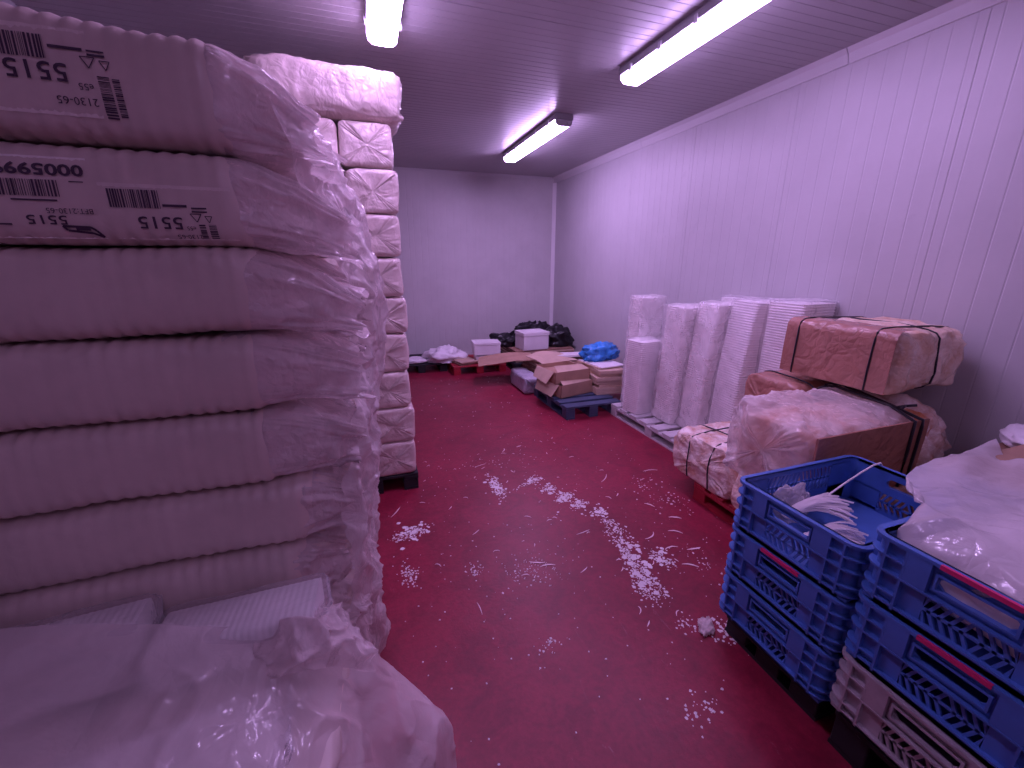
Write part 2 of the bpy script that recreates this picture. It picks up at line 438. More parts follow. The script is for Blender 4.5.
def ribbed(name, prof, place, mat, thick_vec):
    """place(pos, depth, end) -> point ; end 0/1"""
    mb = MB(); vs = []
    for a, d in prof: vs += [place(a, d, 0), place(a, d, 1)]
    n = len(prof)
    mb.add(vs, [(2 * i, 2 * i + 1, 2 * i + 3, 2 * i + 2) for i in range(n - 1)])
    # back skin so that the panel has thickness
    tv = Vector(thick_vec)
    b = [Vector(place(prof[0][0], 0, 0)) + tv, Vector(place(prof[0][0], 0, 1)) + tv, Vector(place(prof[-1][0], 0, 1)) + tv, Vector(place(prof[-1][0], 0, 0)) + tv]
    mb.add(b, [(0, 1, 2, 3)])
    return structure(mb.build(name, mat))

def frange(a, b, s):
    out = []
    while a < b: out.append(a); a += s
    return out

seam_y = [s for s in (-2.46, -1.42, -0.38, 0.63, 1.66, 2.69, 3.74, 4.78, 5.82, 6.86)]
ribbed('wall_right', panel_profile(YN, YF, frange(YN + 0.05, YF, 0.1035), seam_y), lambda a, d, e: (XR - d, a, ZC * e), M['wall'], (0.1, 0, 0))
ribbed('wall_left', panel_profile(YN, YF, frange(YN + 0.05, YF, 0.1035), seam_y), lambda a, d, e: (XL + d, a, ZC * e), M['wall'], (-0.1, 0, 0))
seam_x = [-0.35, 0.70, 1.75, 2.80]
ribbed('wall_back', panel_profile(XL, XR, frange(XL + 0.05, XR, 0.1035), seam_x), lambda a, d, e: (a, YF - d, ZC * e), M['wall_far'], (0, 0.1, 0))
ribbed('wall_front', panel_profile(XL, XR, frange(XL + 0.05, XR, 0.1035), seam_x), lambda a, d, e: (a, YN + d, ZC * e), M['wall_far'], (0, -0.1, 0))
ribbed('ceiling', panel_profile(YN, YF, frange(YN + 0.05, YF, 0.069), seam_y, 0.0020), lambda a, d, e: (XL + (XR - XL) * e, a, ZC - d), M['ceil'], (0, 0, 0.1))
fl = MB(); fl.b(XL - 0.1, XR + 0.1, YN - 0.1, YF + 0.1, -0.1, 0.0); structure(fl.build('floor', M['floor']))
# coving and corner trims
def cove(name, y0, y1):
    mb = MB(); mb.prism([(XR, y0, ZC), (XR, y0, ZC - 0.085), (XR - 0.012, y0, ZC - 0.085), (XR - 0.03, y0, ZC - 0.03), (XR - 0.055, y0, ZC)], (0, y1 - y0, 0))
    structure(mb.build(name, M['trim']))
cove('trim_1', YN, 2.35); cove('trim_2', 2.355, 4.6); cove('trim_3', 4.605, YF)
mb = MB(); mb.b(XL, XR - 0.056, YF - 0.012, YF, ZC - 0.035, ZC); structure(mb.build('trim_4', M['trim']))
mb = MB(); mb.prism([(XR, YF, 0), (XR - 0.05, YF, 0), (XR - 0.045, YF - 0.012, 0), (XR - 0.012, YF - 0.045, 0), (XR, YF - 0.05, 0)], (0, 0, ZC - 0.085)); structure(mb.build('trim_5', M['corner']))
mb = MB(); mb.b(XR - 0.018, XR, YN, YF - 0.05, 0, 0.09); structure(mb.build('baseboard_right', M['wall_far']))
mb = MB(); mb.b(XL, XR - 0.06, YF - 0.018, YF, 0, 0.09); structure(mb.build('baseboard_back', M['wall_far']))

# ------------------------------------------------------------------ fluorescent lights
def lamp(x, y0, y1, label, glow='diffuser'):
    t = thing('fluorescent_light', label, 'light', (x, (y0 + y1) / 2, ZC), 0, 'ceiling strip lights')
    L = y1 - y0; h = L / 2; wdt = 0.085
    mb = MB()
    prof = [(-wdt, 0), (-wdt - 0.008, -0.02), (-wdt - 0.008, -0.055), (wdt + 0.008, -0.055), (wdt + 0.008, -0.02), (wdt, 0)]
    mb.prism([(a, -h, z) for a, z in prof], (0, L, 0)); bevel(mb.build('housing', M['fix_body'], t), 0.004)
    mb = MB()
    dp = [(-wdt, -0.056), (-wdt + 0.004, -0.085), (-wdt + 0.028, -0.104), (-0.012, -0.107), (0, -0.103), (0.012, -0.107), (wdt - 0.028, -0.104), (wdt - 0.004, -0.085), (wdt, -0.056)]
    mb.prism([(a, -h + 0.02, z) for a, z in dp], (0, L - 0.04, 0)); mb.build('diffuser', M[glow], t)
    for e in (-1, 1):
        mb = MB(); mb.prism([(a * 1.02, e * (h - 0.02), z * 1.0) for a, z in dp], (0, e * 0.016, 0)); mb.build('end_cap', M['clip'], t)
        for sx in (-0.045, 0.045):
            mb = MB(); mb.tube([(sx, e * (h - 0.004), -0.078), (sx, e * (h + 0.012), -0.078)], 0.015, 10); mb.build('tube_holder', M['clip'], t)
    for k in range(5):
        yy = -h + L * (k + 0.5) / 5
        for sx in (-1, 1):
            mb = MB(); mb.b(sx * (wdt + 0.012) - 0.005, sx * (wdt + 0.012) + 0.005, yy - 0.014, yy + 0.014, -0.072, -0.030); mb.build('clip', M['clip'], t)
    return t
lamp(1.95, 1.52, 3.08, 'long strip light on the ceiling nearest the right-hand wall, lit')
lamp(1.91, 4.08, 5.70, 'far strip light on the ceiling near the back wall, lit', 'diffuser_far')
lamp(1.95, -1.75, -0.19, 'added fill light on the ceiling behind the viewer, nearest the right-hand wall', 'diffuser_fill')  # unseen fixture, added to fill the shaded face of the near stack
lamp(0.225, -1.75, -0.14, 'added fill light on the ceiling behind the viewer, over the aisle', 'diffuser_fill')  # second unseen fixture, also added as fill light
lamp(0.225, 1.45, 3.06, 'strip light cut off by the top edge, above the aisle by the left stack')

# ------------------------------------------------------------------ pallets
def pallet(name, label, x0, x1, y0, y1, h, mat, along='y', nb=6, group='pallets on the floor'):
    cx, cy = (x0 + x1) / 2, (y0 + y1) / 2; W, D = x1 - x0, y1 - y0
    t = thing(name, label, 'pallet', (cx, cy, 0), 0, group)
    th = 0.022
    mb = MB()
    for i in range(nb):
        if along == 'x':
            bw = D / nb * 0.72; c = -D / 2 + D * (i + 0.5) / nb if nb > 1 else 0
            c = -D / 2 + bw / 2 + (D - bw) * i / (nb - 1)
            mb.b(-W / 2, W / 2, c - bw / 2, c + bw / 2, h - th, h)
        else:
            bw = W / nb * 0.72; c = -W / 2 + bw / 2 + (W - bw) * i / (nb - 1)
            mb.b(c - bw / 2, c + bw / 2, -D / 2, D / 2, h - th, h)
    for i in range(3):
        if along == 'x':
            c = -W / 2 + 0.05 + (W - 0.1) * i / 2; mb.b(c - 0.05, c + 0.05, -D / 2, D / 2, h - 2 * th, h - th)
        else:
            c = -D / 2 + 0.05 + (D - 0.1) * i / 2; mb.b(-W / 2, W / 2, c - 0.05, c + 0.05, h - 2 * th, h - th)
    bevel(mb.build('deck', mat, t), 0.003, 1)
    for i in range(3):
        for j in range(3):
            bx = -W / 2 + 0.055 + (W - 0.11) * i / 2; by = -D / 2 + 0.055 + (D - 0.11) * j / 2
            mb = MB(); mb.b(bx - 0.052, bx + 0.052, by - 0.052, by + 0.052, 0.018, h - 2 * th); bevel(mb.build('block', mat, t), 0.004, 1)
    for i in range(3):
        c = -W / 2 + 0.055 + (W - 0.11) * i / 2
        mb = MB(); mb.b(c - 0.05, c + 0.05, -D / 2, D / 2, 0, 0.018); mb.build('skid', mat, t)
    return t

pallet('pallet', 'black pallet under the far stack of wrapped bags', -0.36, 0.24, 2.82, 3.75, 0.125, M['pal_black'], 'x')
pallet('pallet', 'black pallet under the near stack of labelled bags', -1.45, -0.22, 1.17, 2.05, 0.148, M['pal_black'], 'x')

# ------------------------------------------------------------------ near stack (labelled bags of trays)
FONT = bpy.data.fonts.load('<builtin>') if False else None
def text_verts(s, size, bold=0.0):
    cu = bpy.data.curves.new('t', 'FONT'); cu.body = s; cu.size = size; cu.align_x = 'CENTER'; cu.align_y = 'CENTER'; cu.offset = bold
    cu.resolution_u = 3
    ob = bpy.data.objects.new('t', cu); COL.objects.link(ob)
    dg = bpy.context.evaluated_depsgraph_get(); dg.update()
    me = bpy.data.meshes.new_from_object(ob.evaluated_get(dg))
    vs = [v.co.copy() for v in me.vertices]; fs = [tuple(p.vertices) for p in me.polygons]
    bpy.data.objects.remove(ob); bpy.data.meshes.remove(me); bpy.data.curves.remove(cu)
    return vs, fs

class Print:
    """flat artwork in (x, z), world metres, upside down like the bags"""
    def __init__(self): self.v = []; self.f = []
    def quad(self, x0, x1, z0, z1, nx=1):
        for i in range(nx):
            a = x0 + (x1 - x0) * i / nx; b = x0 + (x1 - x0) * (i + 1) / nx
            o = len(self.v); self.v += [(a, z0), (b, z0), (b, z1), (a, z1)]; self.f.append((o, o + 1, o + 2, o + 3))
    def text(self, s, x, z, width, height, bold=0.0):
        vs, fs = text_verts(s, 1.0, bold)
        xs = [v.x for v in vs]; ys = [v.y for v in vs]
        cx, cy = (min(xs) + max(xs)) / 2, (min(ys) + max(ys)) / 2
        kx = width / (max(xs) - min(xs)); ky = height / (max(ys) - min(ys))
        o = len(self.v)
        self.v += [(x - (v.x - cx) * kx, z - (v.y - cy) * ky) for v in vs]     # turned by 180 degrees
        self.f += [tuple(i + o for i in q) for q in fs]
    def barcode(self, x0, x1, z0, z1, seed):
        rnd = random.Random(seed); x = x0
        while x < x1:
            w_ = rnd.choice((0.0010, 0.0016, 0.0026, 0.0036)); self.quad(x, min(x + w_, x1), z0, z1); x += w_ + rnd.choice((0.001, 0.0016, 0.0024))
    def bars_v(self, x0, x1, z0, z1, seed):
        rnd = random.Random(seed); z = z0
        while z < z1:
            w_ = rnd.choice((0.001, 0.002, 0.003)); self.quad(x0, x1, z, min(z + w_, z1)); z += w_ + rnd.choice((0.001, 0.002))
    def outline(self, pts, w_):
        for (a, b) in zip(pts, pts[1:] + pts[:1]):
            a = Vector(a); b = Vector(b); d = (b - a).normalized(); n = Vector((-d.y, d.x)) * w_ / 2
            o = len(self.v); self.v += [tuple(a + n), tuple(b + n), tuple(b - n), tuple(a - n)]; self.f.append((o, o + 1, o + 2, o + 3))
    def build(self, name, mat, parent, bvh, org, off):
        mb = MB(); vs = []
        for x, z in self.v:
            lx, lz = x - org[0], z - org[2]
            h = bvh.ray_cast(Vector((lx, -5, lz)), Vector((0, 1, 0)))
            y = h[0].y if h[0] else -0.3
            vs.append(Vector((lx, y - off, lz)))
        mb.add(vs, self.f)
        return mb.build(name, mat, parent)

def near_bag(x0, x1, y0, y1, z0, z1, label, seed, mat, tail=True, tail_len=0.24, droop=0.05, ridge=0.0095, shift=0.0, group='labelled bags in the near left stack', swell=0.0):
    cx, cy = (x0 + x1) / 2, (y0 + y1) / 2
    L, W, H = x1 - x0, y1 - y0, z1 - z0 - 0.002
    t = thing('tray_bag', label, 'bag', (cx, cy, z0), 0, group)
    nx = 150 if ridge else 30
    secs = []
    for i in range(nx):
        a = -L / 2 + L * i / (nx - 1); e = max(0, (a - (L / 2 - 0.05)) / 0.05); e0 = max(0, ((-L / 2 + 0.05) - a) / 0.05)
        s = math.sqrt(max(0.0, 1 - 0.30 * (e * e + e0 * e0)))
        secs.append((a, 0, H / 2, W / 2 * s, H / 2 * (0.25 + 0.75 * s)))
    def disp(co, th, i, off):
        u = Vector((0, off.y, off.z * 1.0)); u = u.normalized()
        edge = min(1, abs(off.z) / (H / 2)) ** 3
        e = ridge * (abs(math.sin(PI * co.x / 0.033)) ** 0.7 - 0.6) * (0.12 + 1.25 * edge)
        e += 0.004 * fr(co, 5, seed) + 0.012 * (1 - (off.z / (H / 2)) ** 2) * (1 if off.y < 0 else 0.3)
        co += u * e
        co.z += 0.006 * fr((co.x, 0, 0), 2.0, seed)
        if off.z > 0: co.z += swell * max(0.0, -co.x + 0.45) * off.z / (H / 2)
        if co.z < 0.001: co.z = 0.001 + 0.004 * edge * 0
        return co
    bm_ = loft(secs, 72, 6.5, disp)
    body = bm_.build('wrapped_trays', mat, t, True)
    if tail:
        ts = []; n = 60
        for i in range(n):
            u = i / (n - 1); a = L / 2 - 0.10 + (0.10 + tail_len) * u
            v = max(0, (a - (L / 2 - 0.03)) / (tail_len + 0.03))
            kw = 1.006 - 0.45 * v ** 1.3; kh = 1.02 - 0.50 * v ** 1.2
            ts.append((a, shift * v, H / 2 - droop * v ** 1.4, W / 2 * kw, H / 2 * kh))
        def td(co, th, i, off):
            u = i / (n - 1); v = max(0, (u - 0.25) / 0.75)
            k = angle_k(th, 3.6, seed + 0.25 * v); k2 = angle_k(th, 8.5, seed + 9 + 0.3 * v)
            o = off.normalized()
            co += o * (0.003 + v * (0.034 * (k - 0.5)) + 0.012 * v ** 0.5 * (k2 - 0.4) + 0.020 * min(1, v * 2.5) * (ridged((co.x * 0.7 + co.z * 0.5, co.y, co.z), 8, seed) - 0.35) + 0.030 * v * fr(co, 4, seed + 2))
            co.x += 0.05 * v * v * fr((math.cos(th), math.sin(th), seed), 1.6, seed) + 0.02 * v * (k - 0.5)
            return co
        tm = loft(ts, 140, 4.5, td, cap0=False, cap1=False)
        tm.build('gathered_film', M['film_end'], t, True)
        # inner tuck of the bag mouth, closing the end of the trays
        es = []
        for i in range(10):
            v = i / 9; es.append((L / 2 - 0.02 + 0.13 * v, shift * v * 0.5, H / 2 - droop * 0.4 * v, W / 2 * (0.93 - 0.75 * v ** 1.5), H / 2 * (0.90 - 0.72 * v ** 1.5)))
        def ed(co, th, i, off):
            v = i / 9; o = off.normalized()
            co += o * (0.03 * v * (angle_k(th, 3.2, seed + 4) - 0.5)); co.x += 0.02 * v * (ridged(co, 12, seed) - 0.4)
            return co
        loft(es, 72, 5, ed, cap0=False).build('folded_end', M['bagend'], t, True)
    bv = BVHTree.FromPolygons(bm_.v, bm_.f)
    return t, body, bv, (cx, cy, z0)

ZL = [0.15, 0.38, 0.61, 0.83, 1.025, 1.232, 1.43, 1.632, 1.83, 2.045]
pos_words = ['lowest bag of the near left stack, down at its pallet',
             'second bag from the floor in the near left stack',
             'cloudy bag just above the film-covered heap, in shadow, in the near left stack',
             'cloudy bag of trays four below the long-stickered one, in the near left stack',
             'cloudy unlabelled bag of trays three below the stickered one, in the near left stack',
             'cloudy unlabelled bag of trays two below the stickered one, in the near left stack',
             'cloudy unlabelled bag directly under the bag with two labels, in the near left stack',
             'bag of trays with a white 0005999 sticker and a second label, near left stack',
             'topmost bag of trays with one 5515 label, near left stack']
rows_front = []
for k in range(9):
    jx = [-0.02, -0.01, 0.00, 0.04, -0.02, -0.01, 0.0, 0.005, 0.0][k]
    tl = [0.12, 0.11, 0.10, 0.11, 0.20, 0.21, 0.22, 0.20, 0.16][k]
    dr = [0.03, 0.04, 0.05, 0.06, 0.07, 0.06, 0.08, 0.07, 0.05][k]
    rows_front.append(near_bag(-1.42, -0.235 + jx, 1.15, 1.60, ZL[k], ZL[k + 1], pos_words[k], 11 + k * 1.7, M['bag'], True, tl, dr, swell=0.085 if k == 8 else 0.0))
back_words = ['lowest', 'second lowest', 'third lowest', 'fourth lowest', 'fifth lowest', 'sixth lowest', 'third highest', 'second highest', 'highest']
for k in range(9):
    jx = random.Random(k + 4).uniform(-0.02, 0.03) - (0.05 if k < 4 else 0)
    near_bag(-1.30, -0.22 + jx, 1.625, 2.05, ZL[k], ZL[k + 1], 'crumpled bag behind the labelled front row of the near left stack, ' + back_words[k] + ' there', 41 + k * 1.3, M['bagend'],
             True, 0.14 + 0.02 * math.sin(k), 0.05, 0.0, 0.0, 'rear bags of the near left stack')

# printing on the two labelled bags
t, body, bv, org = rows_front[8]
pb = Print(); pb.quad(-0.66, -0.455, 1.868, 2.012, 24); lab = pb.build('printed_label', M['labelfilm'], t, bv, org, 0.0015)
pr = Print()
pr.barcode(-0.605, -0.518, 1.958, 1.996, 3)
pr.text('5515', -0.537, 1.938, 0.092, 0.030, 0.01)
pr.text('2130-65', -0.487, 1.893, 0.062, 0.013)
pr.text('e55', -0.468, 1.918, 0.022, 0.011)
pr.text('BLANCO 30 21', -0.4705, 1.9795, 0.058, 0.007, 0.0) if False else pr.quad(-0.512, -0.462, 1.9765, 1.9815)
pr.quad(-0.456, -0.430, 1.970, 1.974); pr.quad(-0.456, -0.430, 1.977, 1.980)
pr.outline([(-0.468, 1.968), (-0.446, 1.968), (-0.457, 1.950)], 0.0018)
pr.outline([(-0.440, 1.964), (-0.424, 1.964), (-0.432, 1.949)], 0.0015)
pr.bars_v(-0.448, -0.430, 1.868, 1.938, 5); pr.bars_v(-0.426, -0.414, 1.872, 1.936, 6)
pr.build('printing', M['ink'], lab, bv, org, 0.003)
t, body, bv, org = rows_front[7]
pb = Print(); pb.quad(-0.70, -0.503, 1.645, 1.795, 22); lab = pb.build('white_sticker', M['label'], t, bv, org, 0.0015)
pr = Print()
pr.text('0005999', -0.578, 1.771, 0.140, 0.022, 0.03)
pr.barcode(-0.69, -0.553, 1.722, 1.752, 8)
pr.quad(-0.535, -0.512, 1.7495, 1.7515)
pr.quad(-0.63, -0.56, 1.7135, 1.7165)
pr.text('BFT:2130-65', -0.545, 1.696, 0.074, 0.010)
pr.text('5515', -0.585, 1.679, 0.062, 0.017, 0.01)
pr.outline([(-0.565, 1.668), (-0.520, 1.666), (-0.512, 1.660), (-0.505, 1.648), (-0.520, 1.655), (-0.560, 1.660)], 0.0045)
pr.quad(-0.545, -0.522, 1.660, 1.666)
pr.quad(-0.69, -0.64, 1.668, 1.671)
pr.build('printing', M['ink'], lab, bv, org, 0.003)
pb = Print(); pb.quad(-0.492, -0.262, 1.645, 1.752, 26); lab = pb.build('printed_label', M['labelfilm'], t, bv, org, 0.0015)
pr = Print()
pr.barcode(-0.478, -0.392, 1.706, 1.741, 12)
pr.text('5515', -0.398, 1.678, 0.078, 0.024, 0.01)
pr.quad(-0.388, -0.345, 1.7095, 1.7145); pr.quad(-0.338, -0.310, 1.700, 1.703); pr.quad(-0.338, -0.310, 1.707, 1.710)
pr.outline([(-0.342, 1.697), (-0.322, 1.697), (-0.332, 1.681)], 0.0016)
pr.outline([(-0.316, 1.693), (-0.303, 1.693), (-0.309, 1.680)], 0.0014)
pr.text('e55', -0.345, 1.668, 0.016, 0.008)
pr.bars_v(-0.330, -0.318, 1.648, 1.676, 15); pr.bars_v(-0.312, -0.298, 1.648, 1.676, 16)
pr.text('2130-65', -0.352, 1.651, 0.046, 0.008)
pr.build('printing', M['ink'], lab, bv, org, 0.003)

# loose film that hangs off the top bags down the aisle side
ds, _, _, dorg = rows_front[8]
def loc_rows(rows, o): return [[(x - o[0], y - o[1], z - o[2]) for x, y, z in r] for r in rows]
rows = [
    [(-0.40, 1.30, 2.085), (-0.38, 1.55, 2.075), (-0.34, 1.80, 2.065), (-0.32, 2.05, 2.06)],
    [(-0.20, 1.22, 2.03), (-0.15, 1.48, 2.00), (-0.12, 1.75, 1.98), (-0.12, 2.03, 1.97)],
    [(-0.14, 1.19, 1.90), (-0.08, 1.44, 1.86), (-0.04, 1.74, 1.84), (-0.05, 2.04, 1.86)],
    [(-0.12, 1.30, 1.74), (-0.04, 1.47, 1.72), (0.01, 1.74, 1.70), (0.00, 2.06, 1.70)],
    [(-0.07, 1.42, 1.58), (0.00, 1.55, 1.55), (0.05, 1.74, 1.54), (0.03, 2.06, 1.56)],
    [(-0.04, 1.46, 1.44), (0.02, 1.57, 1.40), (0.05, 1.74, 1.38), (0.03, 2.05, 1.40)],
    [(-0.075, 1.44, 1.30), (0.00, 1.58, 1.26), (0.03, 1.75, 1.24), (0.02, 2.04, 1.26)],
    [(-0.095, 1.30, 1.12), (-0.035, 1.42, 1.09), (-0.02, 1.70, 1.06), (-0.02, 2.04, 1.06)],
    [(-0.095, 1.20, 0.94), (-0.045, 1.34, 0.91), (-0.04, 1.66, 0.88), (-0.04, 2.04, 0.88)],
    [(-0.115, 1.18, 0.76), (-0.065, 1.30, 0.72), (-0.06, 1.66, 0.70), (-0.06, 2.05, 0.70)],
    [(-0.125, 1.19, 0.50), (-0.075, 1.32, 0.46), (-0.065, 1.68, 0.44), (-0.06, 2.05, 0.44)],
    [(-0.125, 1.20, 0.18), (-0.075, 1.34, 0.16), (-0.065, 1.70, 0.14), (-0.06, 2.05, 0.16)],
]
def hang(u, v): return 0.012 * math.sin(v * 19 + 7 * u) * min(1, 2 * u) * (0.5 + 0.5 * math.sin(v * 7))
lf = sheet(loc_rows(rows, dorg), 190, 100, 0.040, 6.0, 3.1, hang).build('loose_film', M['film_end'], ds, True)
lf['label'] = 'loose sheet of clear film hanging down the side of the stack'

# ------------------------------------------------------------------ far stack of wrapped bags
zf = [0.127, 0.38, 0.635, 0.89, 1.145, 1.38, 1.625, 1.875, 2.125, 2.365]
fwords = ['at the very bottom', 'second from the bottom', 'third from the bottom', 'fourth from the bottom', 'fifth from the bottom', 'fourth from the top', 'third under the lying bag', 'second under the lying bag', 'right under the lying bag']
for k in range(9):
    for c, (xc, wd) in enumerate(((0.085, 0.30), (-0.215, 0.29))):
        side = 'right-hand' if c == 0 else 'left-hand'
        t = thing('wrapped_bag', f'crinkled bag, {side} column of the far left stack, {fwords[k]}', 'bag', (xc + 0.008 * math.sin(k * 2.1 + c), 3.28, zf[k]), PI / 2, 'wrapped bags in the far left stack')
        H = zf[k + 1] - zf[k] - 0.003
        star_bag(0.92, wd, H, 60 + k * 1.9 + c * 23, crinkle=0.007, star=0.0075, p=8, folds=6.0, nx=22).build('bag', M['bagend'], t, True)
t = thing('wrapped_bag', 'fat wrapped bag lying crosswise on top of the far left stack', 'bag', (-0.10, 3.02, zf[9]), R(2), 'wrapped bags in the far left stack')
star_bag(0.74, 0.50, 0.275, 97, crinkle=0.014, star=0.03, p=4.2, end_r=0.06, folds=3.8, nx=40).build('bag', M['bagend'], t, True)

# ------------------------------------------------------------------ film-covered heap in the left foreground
heap = []
def sleeve(label, cx, cy, z0, L, W, H, rz, tilt, seed, name='tray_sleeve', group='tray sleeves under the loose film'):
    t = thing(name, label, 'trays', (cx, cy, z0), rz, group)
    n = int(L / 0.0075); secs = []
    for i in range(n):
        a = -L / 2 + L * i / (n - 1); s = 1.0 if i % 2 else 0.985
        secs.append((a, 0, H / 2, W / 2 * s, H / 2 * s))
    def d(co, th, i, off):
        co.z += tilt * (co.x + L / 2)
        return co
    loft(secs, 40, 7, d).build('trays', M['tray'], t, False)
    mb = star_bag(L + 0.03, W + 0.014, H + 0.010, seed, 0.004, 0.014, 7, 0.02, 3, nx=24)
    for v in mb.v: v.z += tilt * (v.x + L / 2)
    mb.build('film_sleeve', M['film_clear'], t, True)
    return t
# base layers of bags which carry the sleeves
for k, (z0, z1) in enumerate(((0.0, 0.30), (0.302, 0.60))):
    for c, xc in enumerate((-0.98, -0.42)):
        t = thing('wrapped_bag', ['lower', 'upper'][k] + ' bag of trays inside the film-covered heap, ' + ['by the wall', 'beside the aisle'][c], 'bag', (xc, 0.83, z0), 0, 'bags under the loose film')
        star_bag(0.54, 0.50, z1 - z0 - 0.004, 120 + k * 3 + c, 0.006, 0.02, 7, nx=20).build('bag', M['bag'], t, True)
sleeve('white tray sleeve tilted up at its aisle end, poking out of the film-covered heap', -0.375, 1.03, 0.62, 0.36, 0.15, 0.12, R(-3), 0.06, 131)
sleeve('white tray sleeve lying left of the tilted one on the film-covered heap', -0.78, 1.04, 0.63, 0.40, 0.13, 0.155, R(4), 0.02, 133)
sleeve('white tray sleeve lying low under the film nearest the viewer', -0.48, 0.76, 0.603, 0.44, 0.20, 0.045, R(8), 0.0, 135)

hp = thing('plastic_bag', 'big loose clear plastic bag draped over the heap in the left foreground', 'plastic bag', (-0.45, 0.8, 0.0))
rows = [
    [(-1.20, 1.05, 0.86), (-0.95, 1.05, 0.85), (-0.70, 1.03, 0.815), (-0.50, 1.00, 0.775), (-0.34, 0.985, 0.745), (-0.215, 1.00, 0.715), (-0.15, 1.05, 0.63), (-0.10, 1.09, 0.50), (-0.05, 1.12, 0.34), (-0.02, 1.13, 0.16), (-0.02, 1.13, 0.01)],
    [(-1.20, 0.95, 0.85), (-0.95, 0.95, 0.83), (-0.70, 0.93, 0.785), (-0.50, 0.91, 0.745), (-0.34, 0.90, 0.72), (-0.20, 0.91, 0.665), (-0.12, 0.97, 0.55), (-0.03, 1.00, 0.42), (0.06, 1.02, 0.30), (0.09, 1.02, 0.14), (0.08, 1.02, 0.008)],
    [(-1.20, 0.80, 0.83), (-0.95, 0.80, 0.81), (-0.70, 0.80, 0.765), (-0.50, 0.80, 0.735), (-0.34, 0.80, 0.705), (-0.19, 0.82, 0.64), (-0.09, 0.86, 0.50), (0.03, 0.90, 0.38), (0.115, 0.93, 0.26), (0.13, 0.94, 0.12), (0.11, 0.94, 0.006)],
    [(-1.20, 0.66, 0.80), (-0.95, 0.66, 0.79), (-0.70, 0.67, 0.745), (-0.50, 0.68, 0.715), (-0.34, 0.69, 0.685), (-0.19, 0.70, 0.62), (-0.10, 0.74, 0.48), (-0.01, 0.78, 0.35), (0.06, 0.82, 0.24), (0.10, 0.84, 0.11), (0.09, 0.85, 0.006)],
    [(-1.20, 0.54, 0.72), (-0.95, 0.54, 0.71), (-0.70, 0.55, 0.69), (-0.50, 0.56, 0.66), (-0.34, 0.57, 0.63), (-0.20, 0.58, 0.57), (-0.12, 0.62, 0.44), (-0.04, 0.67, 0.32), (0.02, 0.72, 0.21), (0.05, 0.74, 0.10), (0.05, 0.75, 0.006)],
    [(-1.20, 0.50, 0.50), (-0.95, 0.50, 0.50), (-0.70, 0.51, 0.48), (-0.50, 0.52, 0.46), (-0.34, 0.53, 0.44), (-0.22, 0.54, 0.40), (-0.14, 0.58, 0.32), (-0.07, 0.62, 0.24), (-0.02, 0.66, 0.16), (0.01, 0.68, 0.08), (0.01, 0.69, 0.006)],
]
o = (-0.45, 0.8, 0.0)
sheet(loc_rows(rows, o), 120, 240, 0.017, 5.0, 7.7).build('film_sheet', M['film_heap'], hp, True)
rows = [
    [(-0.30, 0.955, 0.70), (-0.24, 0.985, 0.735), (-0.19, 1.02, 0.735), (-0.15, 1.05, 0.68)],
    [(-0.315, 0.925, 0.69), (-0.24, 0.94, 0.755), (-0.17, 0.97, 0.74), (-0.12, 1.0, 0.65)],
    [(-0.30, 0.90, 0.675), (-0.23, 0.90, 0.735), (-0.15, 0.93, 0.70), (-0.09, 0.96, 0.60)],
    [(-0.27, 0.875, 0.665), (-0.20, 0.87, 0.675), (-0.13, 0.90, 0.625), (-0.07, 0.94, 0.535)],
]
sheet(loc_rows(rows, o), 60, 64, 0.045, 11, 5.5).build('curled_flap', M['film_end'], hp, True)

# ------------------------------------------------------------------ white tray stacks on the right
pallet('pallet', 'dirty white pallet under the tall white tray stacks by the right wall', 2.40, 3.08, 2.42, 3.72, 0.125, M['pal_white'], 'x', 8)
def tray_stack(label, cx, cy, z0, W, D, H, rz, lean=(0, 0), seed=1, filmy=True, pitch=0.019, mat=None, bow=0.0, filmmat='film_clear'):
    """column of nested trays: every lip a ridge; built along local Z"""
    t = thing('tray_stack', label, 'trays', (cx, cy, z0), rz, 'white foam tray stacks by the right wall')
    n = max(8, int(H / pitch) * 2); secs = []
    for i in range(n):
        a = H * i / (n - 1); s = 1.0 if i % 2 else 0.966
        secs.append((a, 0, 0, W / 2 * s, D / 2 * s))
    def d(co, th, i, off):
        u = co.x / H
        y, z = co.y, co.z
        return Vector((y + lean[0] * co.x + bow * math.sin(PI * u), z + lean[1] * co.x, co.x))
    loft(secs, 56, 13, d).build('trays', mat or M['tray'], t, False)
    if filmy:
        n2 = 40; secs = []
        for i in range(n2):
            u = i / (n2 - 1); a = 0.004 + (H + 0.012) * u
            s = 1.0
            if u > 0.985: s = 0.94
            secs.append((a, 0, 0, W / 2 * s + 0.008, D / 2 * s + 0.008))
        for s in (0.7, 0.4, 0.12): secs.append((H + 0.018, 0, 0, W / 2 * s, D / 2 * s))
        def df(co, th, i, off):
            u = min(1, co.x / H); ofn = off.normalized() if off.length > 1e-6 else off
            if i < n2: co = co + ofn * (0.001 + 0.016 * ridged((co.x * 0.6, co.y, co.z), 9, seed))
            else: co.x += 0.012 * ridged(co, 14, seed)
            y, z = co.y, co.z
            return Vector((y + lean[0] * co.x + bow * math.sin(PI * u), z + lean[1] * co.x, co.x))
        loft(secs, 84, 11, df, cap0=False).build('film_sleeve', M[filmmat], t, True)
    return t
zp = 0.128
tray_stack('short white tray stack at the aisle end of the white pallet', 2.56, 3.44, zp, 0.28, 0.22, 0.725, R(8), (0, 0), 5, True)
tray_stack('tall tray stack in crinkled film standing behind the short white one', 2.68, 3.66, zp, 0.28, 0.19, 1.12, R(0), (0.03, 0.0), 9, True, filmmat='film_stack')
